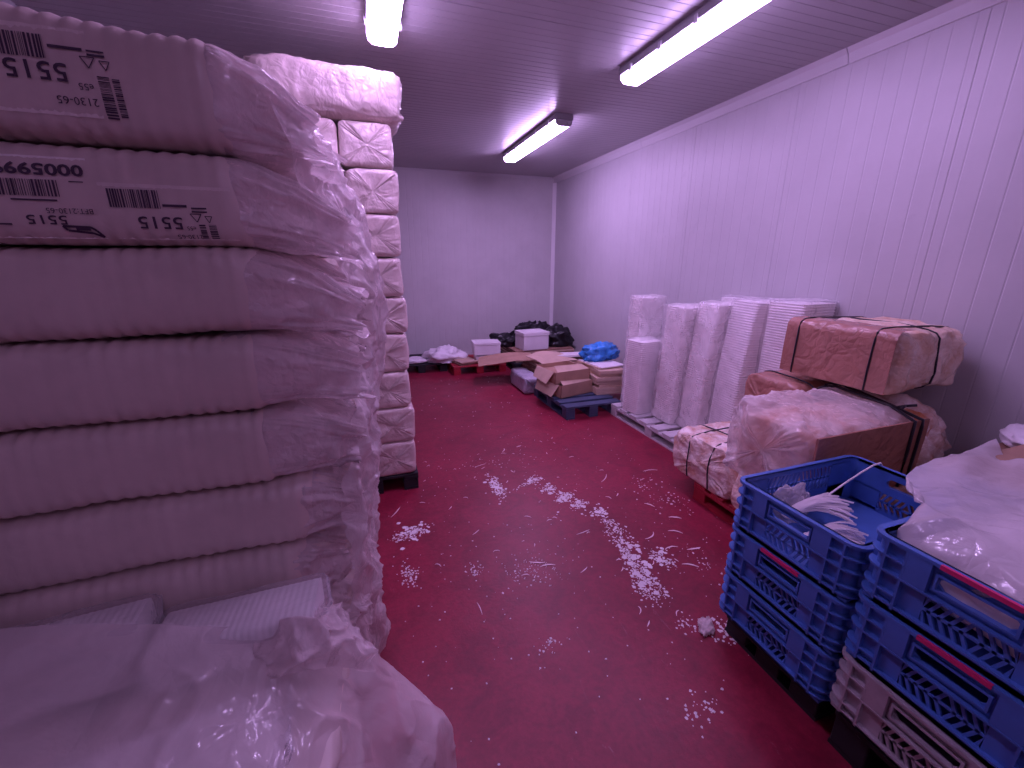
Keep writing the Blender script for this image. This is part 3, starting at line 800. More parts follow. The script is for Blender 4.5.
tray_stack('tall white tray stack in shiny film right of the short one', 2.74, 3.12, zp, 0.33, 0.28, 1.08, R(-4), (0.015, -0.035), 12, True, filmmat='film_stack')
tray_stack('leaning white tray stack with a wavy edge, left of the broad one', 2.80, 2.83, zp, 0.33, 0.26, 1.13, R(-6), (0.03, -0.055), 15, True, bow=-0.02, filmmat='film_stack')
tray_stack('broad leaning white tray stack nearest the strapped bales', 2.865, 2.54, zp, 0.33, 0.28, 1.175, R(-8), (0.025, -0.055), 18, True, bow=-0.02)
tray_stack('white tray stack against the right wall, mostly behind the broad one', 3.065, 2.92, zp, 0.13, 0.30, 1.16, R(0), (0, -0.05), 22, True)
tray_stack('white tray stack in the corner behind the brown strapped bale', 2.96, 2.22, 0.0, 0.34, 0.28, 1.315, R(2), (0, 0), 25, True)

# ------------------------------------------------------------------ strapped bales on the red pallet
pallet('pallet', 'red plastic pallet under the strapped bales', 2.04, 3.06, 1.20, 2.06, 0.13, M['pal_red'], 'x')
def bale_body(name, x0, x1, y0, y1, z0, z1, mat, t, org, seed, p=6, crinkle=0.024, star=0.010):
    L, W, H = x1 - x0, y1 - y0, z1 - z0
    mb = star_bag(L, W, H, seed, crinkle, star, p, 0.04, 3.2, nx=40, nt_=90)
    for v in mb.v: v += Vector(((x0 + x1) / 2 - org[0], (y0 + y1) / 2 - org[1], z0 - org[2]))
    return mb.build(name, mat, t, True)
def strap(t, org, plane, pos, a0, a1, z0, z1, r=0.005, name='strap'):
    """strap pulled tight round everything already built on the bale"""
    vs, fs = [], []
    for ch in t.children:
        if ch.name.startswith('strap'): continue
        o_ = len(vs); vs += [v.co + Vector(org) for v in ch.data.vertices]; fs += [tuple(i + o_ for i in p.vertices) for p in ch.data.polygons]
    bv = BVHTree.FromPolygons(vs, fs)
    ca, cz = (a0 + a1) / 2, (z0 + z1) / 2; n = 64; rad = []
    for k in range(n):
        th = 2 * PI * k / n; d = Vector((0, math.cos(th), math.sin(th))) if plane == 'x' else Vector((math.cos(th), 0, math.sin(th)))
        c = Vector((pos, ca, cz)) if plane == 'x' else Vector((ca, pos, cz))
        h = bv.ray_cast(c + d * 1.2, -d)
        q = (h[0] - c).dot(d) if h[0] else 0.1
        rad.append(max(q, 0.05))
    P2 = [(rad[k] * math.cos(2 * PI * k / n), rad[k] * math.sin(2 * PI * k / n)) for k in range(n)]
    # convex hull, as a taut strap runs
    pts = sorted(P2)
    def half(ps):
        h = []
        for p in ps:
            while len(h) > 1 and (h[-1][0] - h[-2][0]) * (p[1] - h[-2][1]) - (h[-1][1] - h[-2][1]) * (p[0] - h[-2][0]) <= 0: h.pop()
            h.append(p)
        return h
    hull = half(pts)[:-1] + half(pts[::-1])[:-1]
    out = []
    for i, (a, z) in enumerate(hull):
        l = math.hypot(a, z) or 1; a *= 1 + r * 0.6 / l; z *= 1 + r * 0.6 / l
        out.append(Vector((pos, ca + a, cz + z)) - Vector(org) if plane == 'x' else Vector((ca + a, pos, cz + z)) - Vector(org))
    mb = MB(); mb.tube(out, r, 6, closed=True)
    return mb.build(name, M['strap'], t, True)
def slab(name, t, org, x0, x1, y0, y1, z0, z1, mat, seed=1, amp=0.004, n=14):
    """thin board, slightly buckled, real thickness"""
    mb = MB(); mb.b(x0, x1, y0, y1, z0, z1)
    ob = MB(); d = (x1 - x0, y1 - y0, z1 - z0); th = d.index(min(d))
    ax = [i for i in range(3) if i != th]
    lo = (x0, y0, z0)
    vs = []
    for s in (0, 1):
        for i in range(n + 1):
            for j in range(n + 1):
                q = [0, 0, 0]; q[ax[0]] = lo[ax[0]] + d[ax[0]] * i / n; q[ax[1]] = lo[ax[1]] + d[ax[1]] * j / n; q[th] = lo[th] + d[th] * s
                q[th] += amp * fr(q, 4, seed)
                vs.append(Vector(q) - Vector(org))
    m = n + 1; fs = []
    for i in range(n):
        for j in range(n):
            a = i * m + j; fs.append((a, a + 1, a + m + 1, a + m)); b = a + m * m; fs.append((b, b + m, b + m + 1, b + 1))
    for i in range(n):
        for (a, b) in ((i, i + 1), (n * m + i + 1, n * m + i)): fs.append((b, a, a + m * m, b + m * m))
        for (a, b) in (((i + 1) * m, i * m), (i * m + n, (i + 1) * m + n)): fs.append((b, a, a + m * m, b + m * m))
    ob.add(vs, fs)
    return ob.build(name, mat, t)

# lower bales
org = (2.5, 2.03, 0.13)
t = thing('bale', 'low cream bale with crossed black straps at the far aisle edge of the red pallet', 'bale', org, 0, 'strapped bales of trays')
bale_body('wrapped_trays', 2.03, 2.74, 1.74, 2.30, 0.132, 0.455, M['white_cream'], t, org, 201)
strap(t, org, 'y', 1.93, 2.018, 2.75, 0.125, 0.468); strap(t, org, 'y', 2.12, 2.018, 2.75, 0.125, 0.468)
strap(t, org, 'x', 2.24, 1.725, 2.315, 0.125, 0.470)
org = (2.5, 1.46, 0.13)
t = thing('bale', 'low cream bale of trays under the clear bale, behind the blue crates', 'bale', org, 0, 'strapped bales of trays')
bale_body('wrapped_trays', 2.00, 2.98, 1.19, 1.72, 0.132, 0.455, M['white_cream'], t, org, 205)
strap(t, org, 'y', 1.45, 1.988, 2.99, 0.125, 0.468)
# middle bales
org = (2.6, 1.92, 0.47)
t = thing('bale', 'brown cardboard-faced bale squeezed between the clear bale and the white stacks', 'bale', org, 0, 'strapped bales of trays')
bale_body('wrapped_trays', 2.36, 2.95, 1.69, 2.07, 0.472, 0.895, M['brownwrap'], t, org, 209, crinkle=0.008)
strap(t, org, 'x', 2.50, 1.68, 2.08, 0.465, 0.925)
org = (2.35, 1.43, 0.47)
t = thing('bale', 'bale in loose clear film with a bare cardboard side, behind the open blue crate', 'bale', org, R(0), 'strapped bales of trays')
bale_body('wrapped_trays', 1.90, 2.88, 1.25, 1.66, 0.475, 0.82, M['orange'], t, org, 213, crinkle=0.012)
slab('cardboard_sheet', t, org, 1.845, 2.62, 1.186, 1.196, 0.485, 0.84, M['brownwrap'], 3, 0.004)
mb = star_bag(0.80, 0.46, 0.385, 217, 0.026, 0.018, 5, 0.05, 3.4, nx=50, nt_=100)
for v in mb.v:
    v.z += 0.055 * max(0.0, min(1.0, (v.y + 0.20) / 0.40)) * (v.z / 0.385)
    v += Vector((2.235, 1.445, 0.470)) - Vector(org)
mb.build('film_wrap', M['film_bale'], t, True)
for px in (2.50, 2.56):
    strap(t, org, 'x', px, 1.195, 1.70, 0.468, 0.862, r=0.008)
mb = MB(); mb.tube([(2.50, 1.30, 0.872), (2.52, 1.25, 0.90), (2.55, 1.22, 0.91)], 0.007); mb.tube([(2.53, 1.29, 0.872), (2.50, 1.24, 0.905), (2.46, 1.23, 0.90)], 0.006)
for v in mb.v: v -= Vector(org)
mb.build('strap_knot', M['strap'], t, True)
es = lump(0.20, 0.24, 0.235, 219, 0.22, 3.4, 4, 0.16)
for v in es.v: v += Vector((2.80, 1.43, 0.50)) - Vector(org)
es.build('gathered_film', M['white_cream'], t, True)
# top bale
org = (2.74, 1.60, 0.92)
t = thing('bale', 'topmost bale with glossy brown cardboard side and cream wrapped end, black straps', 'bale', org, 0, 'strapped bales of trays')
bale_body('wrapped_trays', 2.495, 3.03, 1.31, 1.90, 0.925, 1.262, M['cream'], t, org, 223, crinkle=0.022, p=5.5, star=0.012)
# brown board wraps the aisle side, rounded on to the top
prof = []
for k in range(9):
    a = PI - k * PI / 16; prof.append((2.495 + 0.052 * math.cos(a), 1.215 + 0.055 * math.sin(a)))
prof = [(2.443, 0.945), (2.443, 1.08)] + prof + [(2.58, 1.272)]
mb = MB(); vs = []; ny = 26
for off_ in (0.0, -0.004):
    for (x, z) in prof:
        for j in range(ny):
            y = 1.315 + 0.585 * j / (ny - 1)
            e = 0.007 * (ridged((x, y, z), 8, 2) - 0.3)
            vs.append(Vector((x - off_ - e, y, z + e * (1 if z > 1.2 else 0))) - Vector(org))
q = len(prof); fs = []
for i in range(q - 1):
    for j in range(ny - 1):
        a = i * ny + j; fs.append((a, a + 1, a + ny + 1, a + ny)); b = a + q * ny; fs.append((b, b + ny, b + ny + 1, b + 1))
mb.add(vs, fs); mb.build('cardboard_sheet', M['brownwrap'], t, True)
strap(t, org, 'y', 1.41, 2.432, 3.03, 0.918, 1.282); strap(t, org, 'y', 1.82, 2.432, 3.03, 0.918, 1.282)
strap(t, org, 'x', 2.79, 1.295, 1.915, 0.918, 1.28)

# ------------------------------------------------------------------ crates
def ring(mb, cx, cy, r0, r1, a0, a1, z0, z1, n=6):
    for i in range(n):
        t0 = a0 + (a1 - a0) * i / n; t1 = a0 + (a1 - a0) * (i + 1) / n
        p = [(cx + r * math.cos(t), cy + r * math.sin(t), z0) for r, t in ((r0, t0), (r1, t0), (r1, t1), (r0, t1))]
        mb.prism(p, (0, 0, z1 - z0))

def crate(label, x0, x1, y0, y1, z0, H, mat, pink=False, group='perforated plastic crates', name='crate'):
    cx, cy = (x0 + x1) / 2, (y0 + y1) / 2; LX, LY = x1 - x0, y1 - y0
    t = thing(name, label, 'crate', (cx, cy, z0), 0, group)
    mb = MB(); d, th, r = 0.017, 0.007, 0.045
    mb.b(-LX / 2 + d, LX / 2 - d, -LY / 2 + d, LY / 2 - d, 0.004, 0.014)
    for k in range(1, 6):                      # ribs under the floor
        x = -LX / 2 + LX * k / 6; mb.b(x - 0.003, x + 0.003, -LY / 2 + d, LY / 2 - d, 0.0, 0.006)
    zr, zm, zm2, zb = H, 0.55 * H, 0.76 * H, 0.03
    for (ax, ln, half) in (('x', LX, LY / 2), ('y', LY, LX / 2)):
        for sg in (-1, 1):
            def pl(s0, s1, o0, o1, za, zb_):
                """s along the side, o outward offset (0 = outer flange face, negative inward)"""
                if ax == 'x':
                    a, b = (half + o0) * sg, (half + o1) * sg
                    mb.b(s0, s1, min(a, b), max(a, b), za, zb_)
                else:
                    a, b = (half + o0) * sg, (half + o1) * sg
                    mb.b(min(a, b), max(a, b), s0, s1, za, zb_)
            e = ln / 2 - r
            ca = min(0.10, ln * 0.2); cb = ca + 0.055
            # wall: bottom band, upper band with hand slot, corner columns
            pl(-e, e, -d - th, -d, 0.004, 0.030)
            hs = min(0.075, ln * 0.2); hz0, hz1 = 0.66 * H, 0.83 * H
            long = ax == 'x'
            pa, pb = (0.42 * H, 0.90 * H) if long else (0.030, 0.50 * H)      # perforated band
            if long:
                pl(-e, e, -d - th, -d, 0.030, pa); pl(-e, e, -d - th, -d, pb, H)
            else:
                pl(-e, -hs, -d - th, -d, 0.50 * H, H); pl(hs, e, -d - th, -d, 0.50 * H, H)
                pl(-hs, hs, -d - th, -d, 0.50 * H, hz0); pl(-hs, hs, -d - th, -d, hz1, H)
            for q in (-1, 1):
                a, b = sorted((q * e, q * (ln / 2 - ca))); pl(a, b, -d - th, -d, 0.02, 0.92 * H if long else 0.52 * H)
                for s in (ln / 2 - 0.05, ln / 2 - ca): pl(q * s - 0.003, q * s + 0.003, -d, -0.001, 0.02, H - 0.002)
                a, b = sorted((q * (ln / 2 - ca), q * (ln / 2 - cb))); pl(a, b, -d, -0.0015, zm, H - 0.002); 
                pl(a, b, -d - th, -d, 0.02, 0.92 * H if long else 0.52 * H)
                a, b = sorted((q * (ln / 2 - r), q * (ln / 2 - ca))); pl(a, b, -d, 0, zm2 - 0.003, zm2 + 0.003)
                pl(a, b, -d, 0, 0.28 * H - 0.003, 0.28 * H + 0.003)
            # flanges
            pl(-e, e, -d - th, 0.0, H - 0.010, H)
            pl(-e, e, -d, 0.0, zm - 0.003, zm + 0.003)
            pl(-e, e, -d, -0.002, zb - 0.003, zb + 0.003)
            # frame round the slot
            for (s0, s1, za, zc) in ((-hs - 0.006, -hs, hz0, hz1), (hs, hs + 0.006, hz0, hz1), (-hs - 0.006, hs + 0.006, hz1, hz1 + 0.006), (-hs - 0.006, hs + 0.006, hz0 - 0.006, hz0)):
                if not long: pl(s0, s1, -d, -0.006, za, zc)
            for (q, za, zd) in ((-1, hz0, 1), (1, hz0, 1), (-1, hz1, -1), (1, hz1, -1)):
                if long: break
                tri = [(q * hs, za), (q * (hs - 0.014), za), (q * hs, za + zd * 0.014)]
                if ax == 'x': mb.prism([(p_, (half - d) * sg, z_) for p_, z_ in tri], (0, -th * sg, 0))
                else: mb.prism([((half - d) * sg, p_, z_) for p_, z_ in tri], (-th * sg, 0, 0))
            # herring-bone perforation
            span = ln / 2 - cb; za, zc = pa, pb; zmid = (za + zc) / 2
            pl(-span, span, -d - th, -d, zmid - 0.004, zmid + 0.004)
            nb = int(2 * span / 0.021)
            for row, (a, b) in enumerate(((za, zmid), (zmid, zc))):
                for i in range(nb + 1):
                    s = -span + 2 * span * i / nb; k = (1 if row else -1) * (1 if s < 0 else -1) * 0.018
                    pts = [(s - 0.0045 - k / 2, a), (s + 0.0045 - k / 2, a), (s + 0.0045 + k / 2, b), (s - 0.0045 + k / 2, b)]
                    pts = [(max(-span, min(span, p_)), z_) for p_, z_ in pts]
                    if ax == 'x':
                        y = (half - d) * sg; mb.prism([(p_, y, z_) for p_, z_ in pts], (0, -th * sg, 0))
                    else:
                        x = (half - d) * sg; mb.prism([(x, p_, z_) for p_, z_ in pts], (-th * sg, 0, 0))
    for sx, sy, a0 in ((1, 1, 0), (-1, 1, PI / 2), (-1, -1, PI), (1, -1, 1.5 * PI)):
        px, py = sx * (LX / 2 - r), sy * (LY / 2 - r)
        ring(mb, px, py, r - d - th, r - d, a0, a0 + PI / 2, 0.004, H)
        for zz in (zb, 0.28 * H, zm, zm2): ring(mb, px, py, r - d, r, a0, a0 + PI / 2, zz - 0.003, zz + 0.003)
        ring(mb, px, py, r - d - th, r, a0, a0 + PI / 2, H - 0.010, H)
    mb.build('body', mat, t)
    if pink:
        p_ = MB(); p_.b(-LX / 2 - 0.0016, -LX / 2 - 0.0002, -0.075, 0.075, H - 0.011, H + 0.0005); p_.b(-LX / 2 - 0.0016, -LX / 2 + 0.008, -0.075, 0.075, H + 0.0004, H + 0.0016)
        lo = p_.build('label_strip', M['pink'], t); lo['label'] = 'bright pink label strip'
    return t

# first stack (beside the aisle, open one on top)
x0, x1, y0, y1 = 1.34, 2.02, 0.668, 1.145
h1 = 0.2135
pallet('pallet', 'black pallet under the stack with the open blue crate', 1.39, 2.0, 0.70, 1.115, 0.118, M['pal_black'], 'x', 5)
crate('bottom blue crate under the open crate with white strands', x0, x1, y0, y1, 0.120, h1, M['blue'])
crate('middle blue crate with pink label under the open crate', x0, x1, y0, y1, 0.120 + h1 + 0.001, h1, M['blue'], True)
crate('open blue crate holding white strands, topmost of its stack', x0, x1, y0, y1, 0.120 + 2 * h1 + 0.002, h1, M['blue'])
# second stack
X0, X1, Y0, Y1 = 1.33, 2.01, 0.18, 0.664
pallet('pallet', 'black pallet under the crate stack nearest the viewer', 1.37, 2.0, 0.20, 0.64, 0.172, M['pal_black'], 'x', 5)
h2 = 0.2255
crate('dirty white crate at the bottom of the stack nearest the viewer', X0, X1, Y0, Y1, 0.174, h2, M['grey_crate'])
crate('middle blue crate with pink label in the stack nearest the viewer', X0, X1, Y0, Y1, 0.174 + h2 + 0.001, h2, M['blue'], True)
crate('blue crate filled with a big milky plastic bag, pink label, nearest the viewer', X0, X1, Y0, Y1, 0.174 + 2 * h2 + 0.002, h2, M['blue'], True)

# contents of the open crate
zc = 0.120 + 2 * h1 + 0.002 + 0.0145
def strand_bundle(label, x, y, z, ang, L, n, seed, spread=0.5):
    t = thing('strand_bundle', label, 'plastic strands', (x, y, z), ang, 'bundles of white strands')
    rnd = random.Random(seed); mb = MB()
    for i in range(n):
        a = rnd.gauss(0, spread * 0.4); b = abs(rnd.gauss(0, 0.16)); l = L * rnd.uniform(0.85, 1.0); r0 = rnd.uniform(0, 0.018); th = rnd.uniform(0, PI)
        st = Vector((0, r0 * math.cos(th), 0.006 + r0 * math.sin(th)))
        pts = []
        for k in range(7):
            u = k / 6; pts.append(st + Vector((l * u * math.cos(a * u), l * u * math.sin(a * u) * 1.0, 0.035 * math.sin(PI * 0.85 * u) + 0.9 * b * l * u * (1 - 0.35 * u))))
        mb.tube(pts, 0.0042, 4)
    mb.build('strands', M['strand'], t)
    k = MB(); k.tube([(0.02, 0.021 * math.cos(a), 0.017 + 0.021 * math.sin(a)) for a in [i * PI / 6 for i in range(12)]], 0.004, 6, closed=True)
    k.build('tie', M['strand'], t)
    return t
strand_bundle('upper fan of white plastic strands in the open blue crate', 1.50, 1.035, zc + 0.05, R(-17), 0.24, 170, 5, 0.42)
strand_bundle('lower fan of white plastic strands in the open blue crate, near its front rim', 1.49, 0.945, zc, R(-28), 0.20, 150, 8, 0.40)
t = thing('crumpled_film', 'crumpled clear film lying at the far side of the open blue crate', 'plastic film', (1.58, 1.07, zc))
lump(0.10, 0.035, 0.10, 31, 0.3, 3.5, 4, 0.25).build('film', M['film_bale'], t, True)
t = thing('cable', 'thin white cable running over the open blue crate to its far corner', 'cable', (1.7, 1.05, zc))
mb = MB(); mb.tube([Vector(p) - Vector((1.7, 1.05, zc)) for p in [(1.62, 1.02, zc + 0.09), (1.70, 1.02, 0.675), (1.80, 1.025, 0.712), (1.90, 1.03, 0.745), (1.97, 1.03, 0.768), (2.015, 1.03, 0.772), (2.04, 1.025, 0.74)]], 0.004, 6)
mb.build('cable', M['strand'], t, True)

# milky bag in the front crate
t = thing('plastic_bag', 'large milky plastic bag bulging out of the front blue crate', 'plastic bag', (1.75, 0.42, zc))
o = (1.75, 0.42, zc)
rows = [
    [(1.365, 0.02, 0.70), (1.365, 0.22, 0.70), (1.365, 0.40, 0.72), (1.37, 0.56, 0.74), (1.40, 0.62, 0.74), (1.50, 0.625, 0.72), (1.60, 0.63, 0.72)],
    [(1.362, 0.10, 0.845), (1.360, 0.25, 0.85), (1.362, 0.40, 0.855), (1.375, 0.55, 0.868), (1.42, 0.63, 0.868), (1.53, 0.66, 0.868), (1.66, 0.70, 0.86)],
    [(1.42, 0.10, 0.88), (1.42, 0.25, 0.905), (1.43, 0.40, 0.92), (1.45, 0.54, 0.93), (1.50, 0.63, 0.93), (1.60, 0.70, 0.92), (1.72, 0.76, 0.90)],
    [(1.54, 0.10, 0.90), (1.54, 0.26, 0.94), (1.55, 0.42, 0.955), (1.57, 0.56, 0.965), (1.60, 0.66, 0.96), (1.68, 0.74, 0.945), (1.78, 0.80, 0.91)],
    [(1.72, 0.10, 0.90), (1.72, 0.26, 0.95), (1.73, 0.42, 0.965), (1.75, 0.56, 0.972), (1.77, 0.66, 0.968), (1.84, 0.75, 0.95), (1.94, 0.82, 0.905)],
    [(1.92, 0.10, 0.88), (1.92, 0.26, 0.93), (1.93, 0.42, 0.945), (1.95, 0.56, 0.95), (1.98, 0.66, 0.945), (2.04, 0.74, 0.93), (2.12, 0.81, 0.90)],
    [(2.10, 0.10, 0.85), (2.12, 0.26, 0.875), (2.14, 0.42, 0.885), (2.16, 0.56, 0.89), (2.18, 0.66, 0.89), (2.22, 0.72, 0.885), (2.28, 0.78, 0.88)],
]
sheet(loc_rows([[(x + max(0, x - 1.75) * 0.35, (0.205 if y < 0.15 else y) + (max(0, x - 1.6) * 0.16 if y > 0.6 else 0), z - (0.06 if y < 0.15 and z > 0.86 else 0.03 + (0.055 if y > 0.5 or x > 1.85 else 0.02) if z > 0.93 else 0.045 if (z > 0.88 and y > 0.69) else 0.012 if z > 0.88 else 0)) for x, y, z in q] for q in rows], o), 110, 100, 0.014, 4.2, 2.2).build('film_sheet', M['film_white'], t, True)
mb = star_bag(0.56, 0.40, 0.15, 301, 0.006, 0.02, 5, nx=24)
for v in mb.v: v += Vector((1.70, 0.42, 0.655 + 0.02)) - Vector(o)
mb.build('white_filling', M['tray'], t, True)

t = thing('plastic_scrap', 'small crumpled white plastic scrap on the floor beside the crate pallet', 'plastic scrap', (1.325, 1.15, 0.0005), R(40))
lump(0.050, 0.030, 0.015, 91, 0.5, 4.5, 4, 0.5).build('scrap', M['film_end'], t, True)
# cardboard boxes behind the crates
def box_thing(name, label, cat, x0, x1, y0, y1, z0, z1, mat, rz=0, open_top=False, group=None, tape=False, lidmat=None):
    cx, cy = (x0 + x1) / 2, (y0 + y1) / 2; W, D, H = x1 - x0, y1 - y0, z1 - z0
    t = thing(name, label, cat, (cx, cy, z0), rz, group); th = 0.005
    mb = MB()
    mb.b(-W / 2, W / 2, -D / 2, D / 2, 0, th)
    mb.b(-W / 2, W / 2, -D / 2, -D / 2 + th, 0, H); mb.b(-W / 2, W / 2, D / 2 - th, D / 2, 0, H)
    mb.b(-W / 2, -W / 2 + th, -D / 2, D / 2, 0, H); mb.b(W / 2 - th, W / 2, -D / 2, D / 2, 0, H)
    mb.build('walls', mat, t)
    if open_top:
        for k, (ax, sg, an) in enumerate((('x', -1, 60), ('x', 1, 35), ('y', -1, 50), ('y', 1, 20))):
            ln = (W if ax == 'y' else D); fw = min(W, D) * 0.42
            mb = MB(); mb.b(-ln / 2, ln / 2, 0, fw, 0, 0.004)
            a = R(90 - an - 60)
            rot = Matrix.Rotation(a, 3, 'X')
            ang = {('x', -1): PI / 2, ('x', 1): -PI / 2, ('y', -1): PI, ('y', 1): 0}[(ax, sg)]
            rz2 = Matrix.Rotation(ang, 3, 'Z')
            for v in mb.v:
                q = rz2 @ (rot @ v); v.x, v.y, v.z = q.x, q.y, q.z
                if ax == 'x': v.x += sg * W / 2
                else: v.y += sg * D / 2
                v.z += H
            mb.build('flap', mat, t)
    else:
        mb = MB(); mb.b(-W / 2, W / 2, -D / 2, -0.002, H, H + th); mb.b(-W / 2, W / 2, 0.002, D / 2, H, H + th); mb.build('top_flaps', lidmat or mat, t)
    return t
t = box_thing('cardboard_box', 'tall cardboard box behind the front blue crate, partly under the milky bag', 'box', 2.10, 2.68, 0.36, 0.86, 0, 0.838, M['card'])
mb = MB(); mb.prism([(-0.29, -0.22, 0.838), (-0.29, 0.25, 0.838), (-0.42, 0.27, 0.80), (-0.42, -0.20, 0.80)], (0.001, 0, 0.005)); mb.build('flap', M['card'], t)
t = box_thing('cardboard_box', 'cardboard box with white top at the right edge, against the wall', 'box', 2.72, 3.10, 0.62, 1.00, 0, 0.755, M['card_dark'])
t = thing('plastic_bag', 'small white crumpled bag on the cardboard box at the right edge', 'plastic bag', (2.91, 0.88, 0.762))
lump(0.19, 0.15, 0.06, 77, 0.2, 3, 4, 0.15).build('bag', M['whitebag'], t, True)

# ------------------------------------------------------------------ clutter at the back of the room
pallet('pallet', 'navy slatted pallet with cardboard cartons, in front of the far clutter', 1.86, 2.52, 3.71, 4.62, 0.14, M['pal_navy'], 'x', 6)
pallet('pallet', 'dark pallet behind the navy one, under flat cardboard', 1.88, 2.90, 4.78, 5.55, 0.13, M['pal_black'], 'x', 6)
pallet('pallet', 'dark pallet in the far right corner under black bags', 2.0, 3.05, 5.75, 6.75, 0.13, M['pal_black'], 'x', 6)
pallet('pallet', 'dark red pallet by the back wall with white trays on it', 1.10, 1.90, 5.85, 6.60, 0.13, M['pal_red'], 'x', 6)
pallet('pallet', 'black pallet at the back wall beside the far left stack', 0.30, 1.06, 6.15, 6.92, 0.13, M['pal_black'], 'x', 6)

def flat_stack(label, x0, x1, y0, y1, z0, z1, mat, rz, n, seed, cat='cardboard', name='cardboard_sheet_pile', group=None, jit=0.02):
    """pile of flat boards, each edge visible"""
    t = thing(name, label, cat, ((x0 + x1) / 2, (y0 + y1) / 2, z0), rz, group); rnd = random.Random(seed); h = (z1 - z0) / n
    W, D = x1 - x0, y1 - y0
    for i in range(n):
        mb = MB(); a, b = rnd.uniform(-jit, jit), rnd.uniform(-jit, jit)
        rot = Matrix.Rotation(rnd.uniform(-0.05, 0.05), 3, 'Z')
        mb.box((a, b, h * (i + 0.5)), (W, D, h * 0.9), rot); mb.build('sheet', mat if i % 3 else M['card_pale'], t)
    return t
# cartons on the navy pallet
def carton(label, cx, cy, z0, W, D, H, rz, mat, seed):
    t = thing('carton', label, 'box', (cx, cy, z0), rz, 'open cartons on the navy pallet')
    mb = MB(); th = 0.006
    mb.b(-W / 2, W / 2, -D / 2, D / 2, 0, th)
    mb.b(-W / 2, W / 2, -D / 2, -D / 2 + th, 0, H); mb.b(-W / 2, W / 2, D / 2 - th, D / 2, 0, H)
    mb.b(-W / 2, -W / 2 + th, -D / 2, D / 2, 0, H); mb.b(W / 2 - th, W / 2, -D / 2, D / 2, 0, H)
    mb.b(-W / 2 + th, W / 2 - th, -D / 2 + th, D / 2 - th, H * 0.55, H * 0.62)
    mb.build('walls', mat, t)
    for sg in (-1, 1):
        q = MB(); q.prism([(sg * W / 2, -D * 0.42, H), (sg * W / 2, D * 0.42, H), (sg * (W / 2 + 0.075), D * 0.34, H - 0.11), (sg * (W / 2 + 0.085), -D * 0.36, H - 0.13)], (sg * 0.004, 0, 0.002)); q.build('flap', M['card_pale'], t)
    q = MB(); q.prism([(-W * 0.45, -D / 2, H), (W * 0.45, -D / 2, H), (W * 0.40, -D / 2 + 0.10, H + 0.035), (-W * 0.42, -D / 2 + 0.10, H + 0.05)], (0, 0.002, 0.004)); q.build('flap', M['card_pale'], t)
    return t
carton('lower open carton at the aisle corner of the navy pallet', 2.10, 4.27, 0.142, 0.46, 0.46, 0.145, R(14), M['card'], 1)
carton('upper open carton stacked on the carton of the navy pallet', 2.09, 4.31, 0.290, 0.46, 0.44, 0.13, R(8), M['card'], 2)
flat_stack('pile of flat brown boards on the right of the navy pallet', 2.40, 2.72, 3.97, 4.49, 0.142, 0.42, M['card_pale'], R(-4), 7, 4)
flat_stack('white boards lying on the pile of flat brown boards', 2.40, 2.74, 4.06, 4.53, 0.422, 0.445, M['paper'], R(6), 2, 9, 'board', 'white_board_pile')
t = thing('blue_bag', 'bright blue crumpled plastic bag lying on the white boards', 'plastic bag', (2.66, 4.44, 0.448), R(10))
lump(0.25, 0.16, 0.125, 55, 0.35, 4, 4, 0.35).build('bag', M['blue_bag'], t, True)
# boards and pack on the pallet behind
t = thing('wrapped_pack', 'grey film-wrapped pack at the aisle side behind the navy pallet', 'pack', (1.86, 4.94, 0.0), PI / 2, 'packs behind the navy pallet')
star_bag(0.55, 0.22, 0.215, 331, 0.012, 0.02, 6, nx=20).build('pack', M['grey_wrap'], t, True)
for v in t.children[0].data.vertices: pass
flat_stack('pile of flat cardboard on the dark pallet behind the navy one', 2.05, 2.85, 4.82, 5.5, 0.132, 0.30, M['card'], R(3), 8, 12)
t = thing('cardboard_sheet', 'bent brown cardboard sheet lying across the grey pack and red pallet', 'cardboard', (1.75, 5.35, 0.30), R(-12))
rows = [[(-0.40, -0.22, -0.03), (-0.15, -0.22, 0.0), (0.1, -0.24, 0.035), (0.36, -0.22, 0.02)], [(-0.40, 0.0, -0.02), (-0.15, 0.0, 0.02), (0.1, 0, 0.045), (0.36, 0.0, 0.03)], [(-0.38, 0.22, -0.01), (-0.15, 0.24, 0.03), (0.1, 0.24, 0.05), (0.36, 0.22, 0.04)]]
sh = sheet(rows, 14, 22, 0.006, 4, 4).build('sheet', M['card'], t); sm = sh.modifiers.new('s', 'SOLIDIFY'); sm.thickness = 0.006
t = thing('cardboard_sheet', 'brown cardboard sheet leaning up on the flat cardboard pile', 'cardboard', (2.25, 4.95, 0.34), R(20))
rows = [[(-0.30, -0.20, 0.0), (0, -0.2, 0.02), (0.28, -0.2, 0.0)], [(-0.30, 0.0, 0.05), (0, 0.0, 0.06), (0.28, 0.0, 0.03)], [(-0.28, 0.22, 0.06), (0, 0.22, 0.09), (0.28, 0.22, 0.05)]]
sh = sheet(rows, 14, 18, 0.006, 4, 6).build('sheet', M['card_pale'], t); sm = sh.modifiers.new('s', 'SOLIDIFY'); sm.thickness = 0.006
t = thing('white_board', 'white board lying on the flat cardboard pile near the blue bag', 'board', (2.55, 5.15, 0.305), R(-8))
mb = MB(); mb.box((0, 0, 0.05), (0.55, 0.42, 0.03), Matrix.Rotation(R(-7), 3, 'X')); bevel(mb.build('board', M['paper'], t), 0.004)
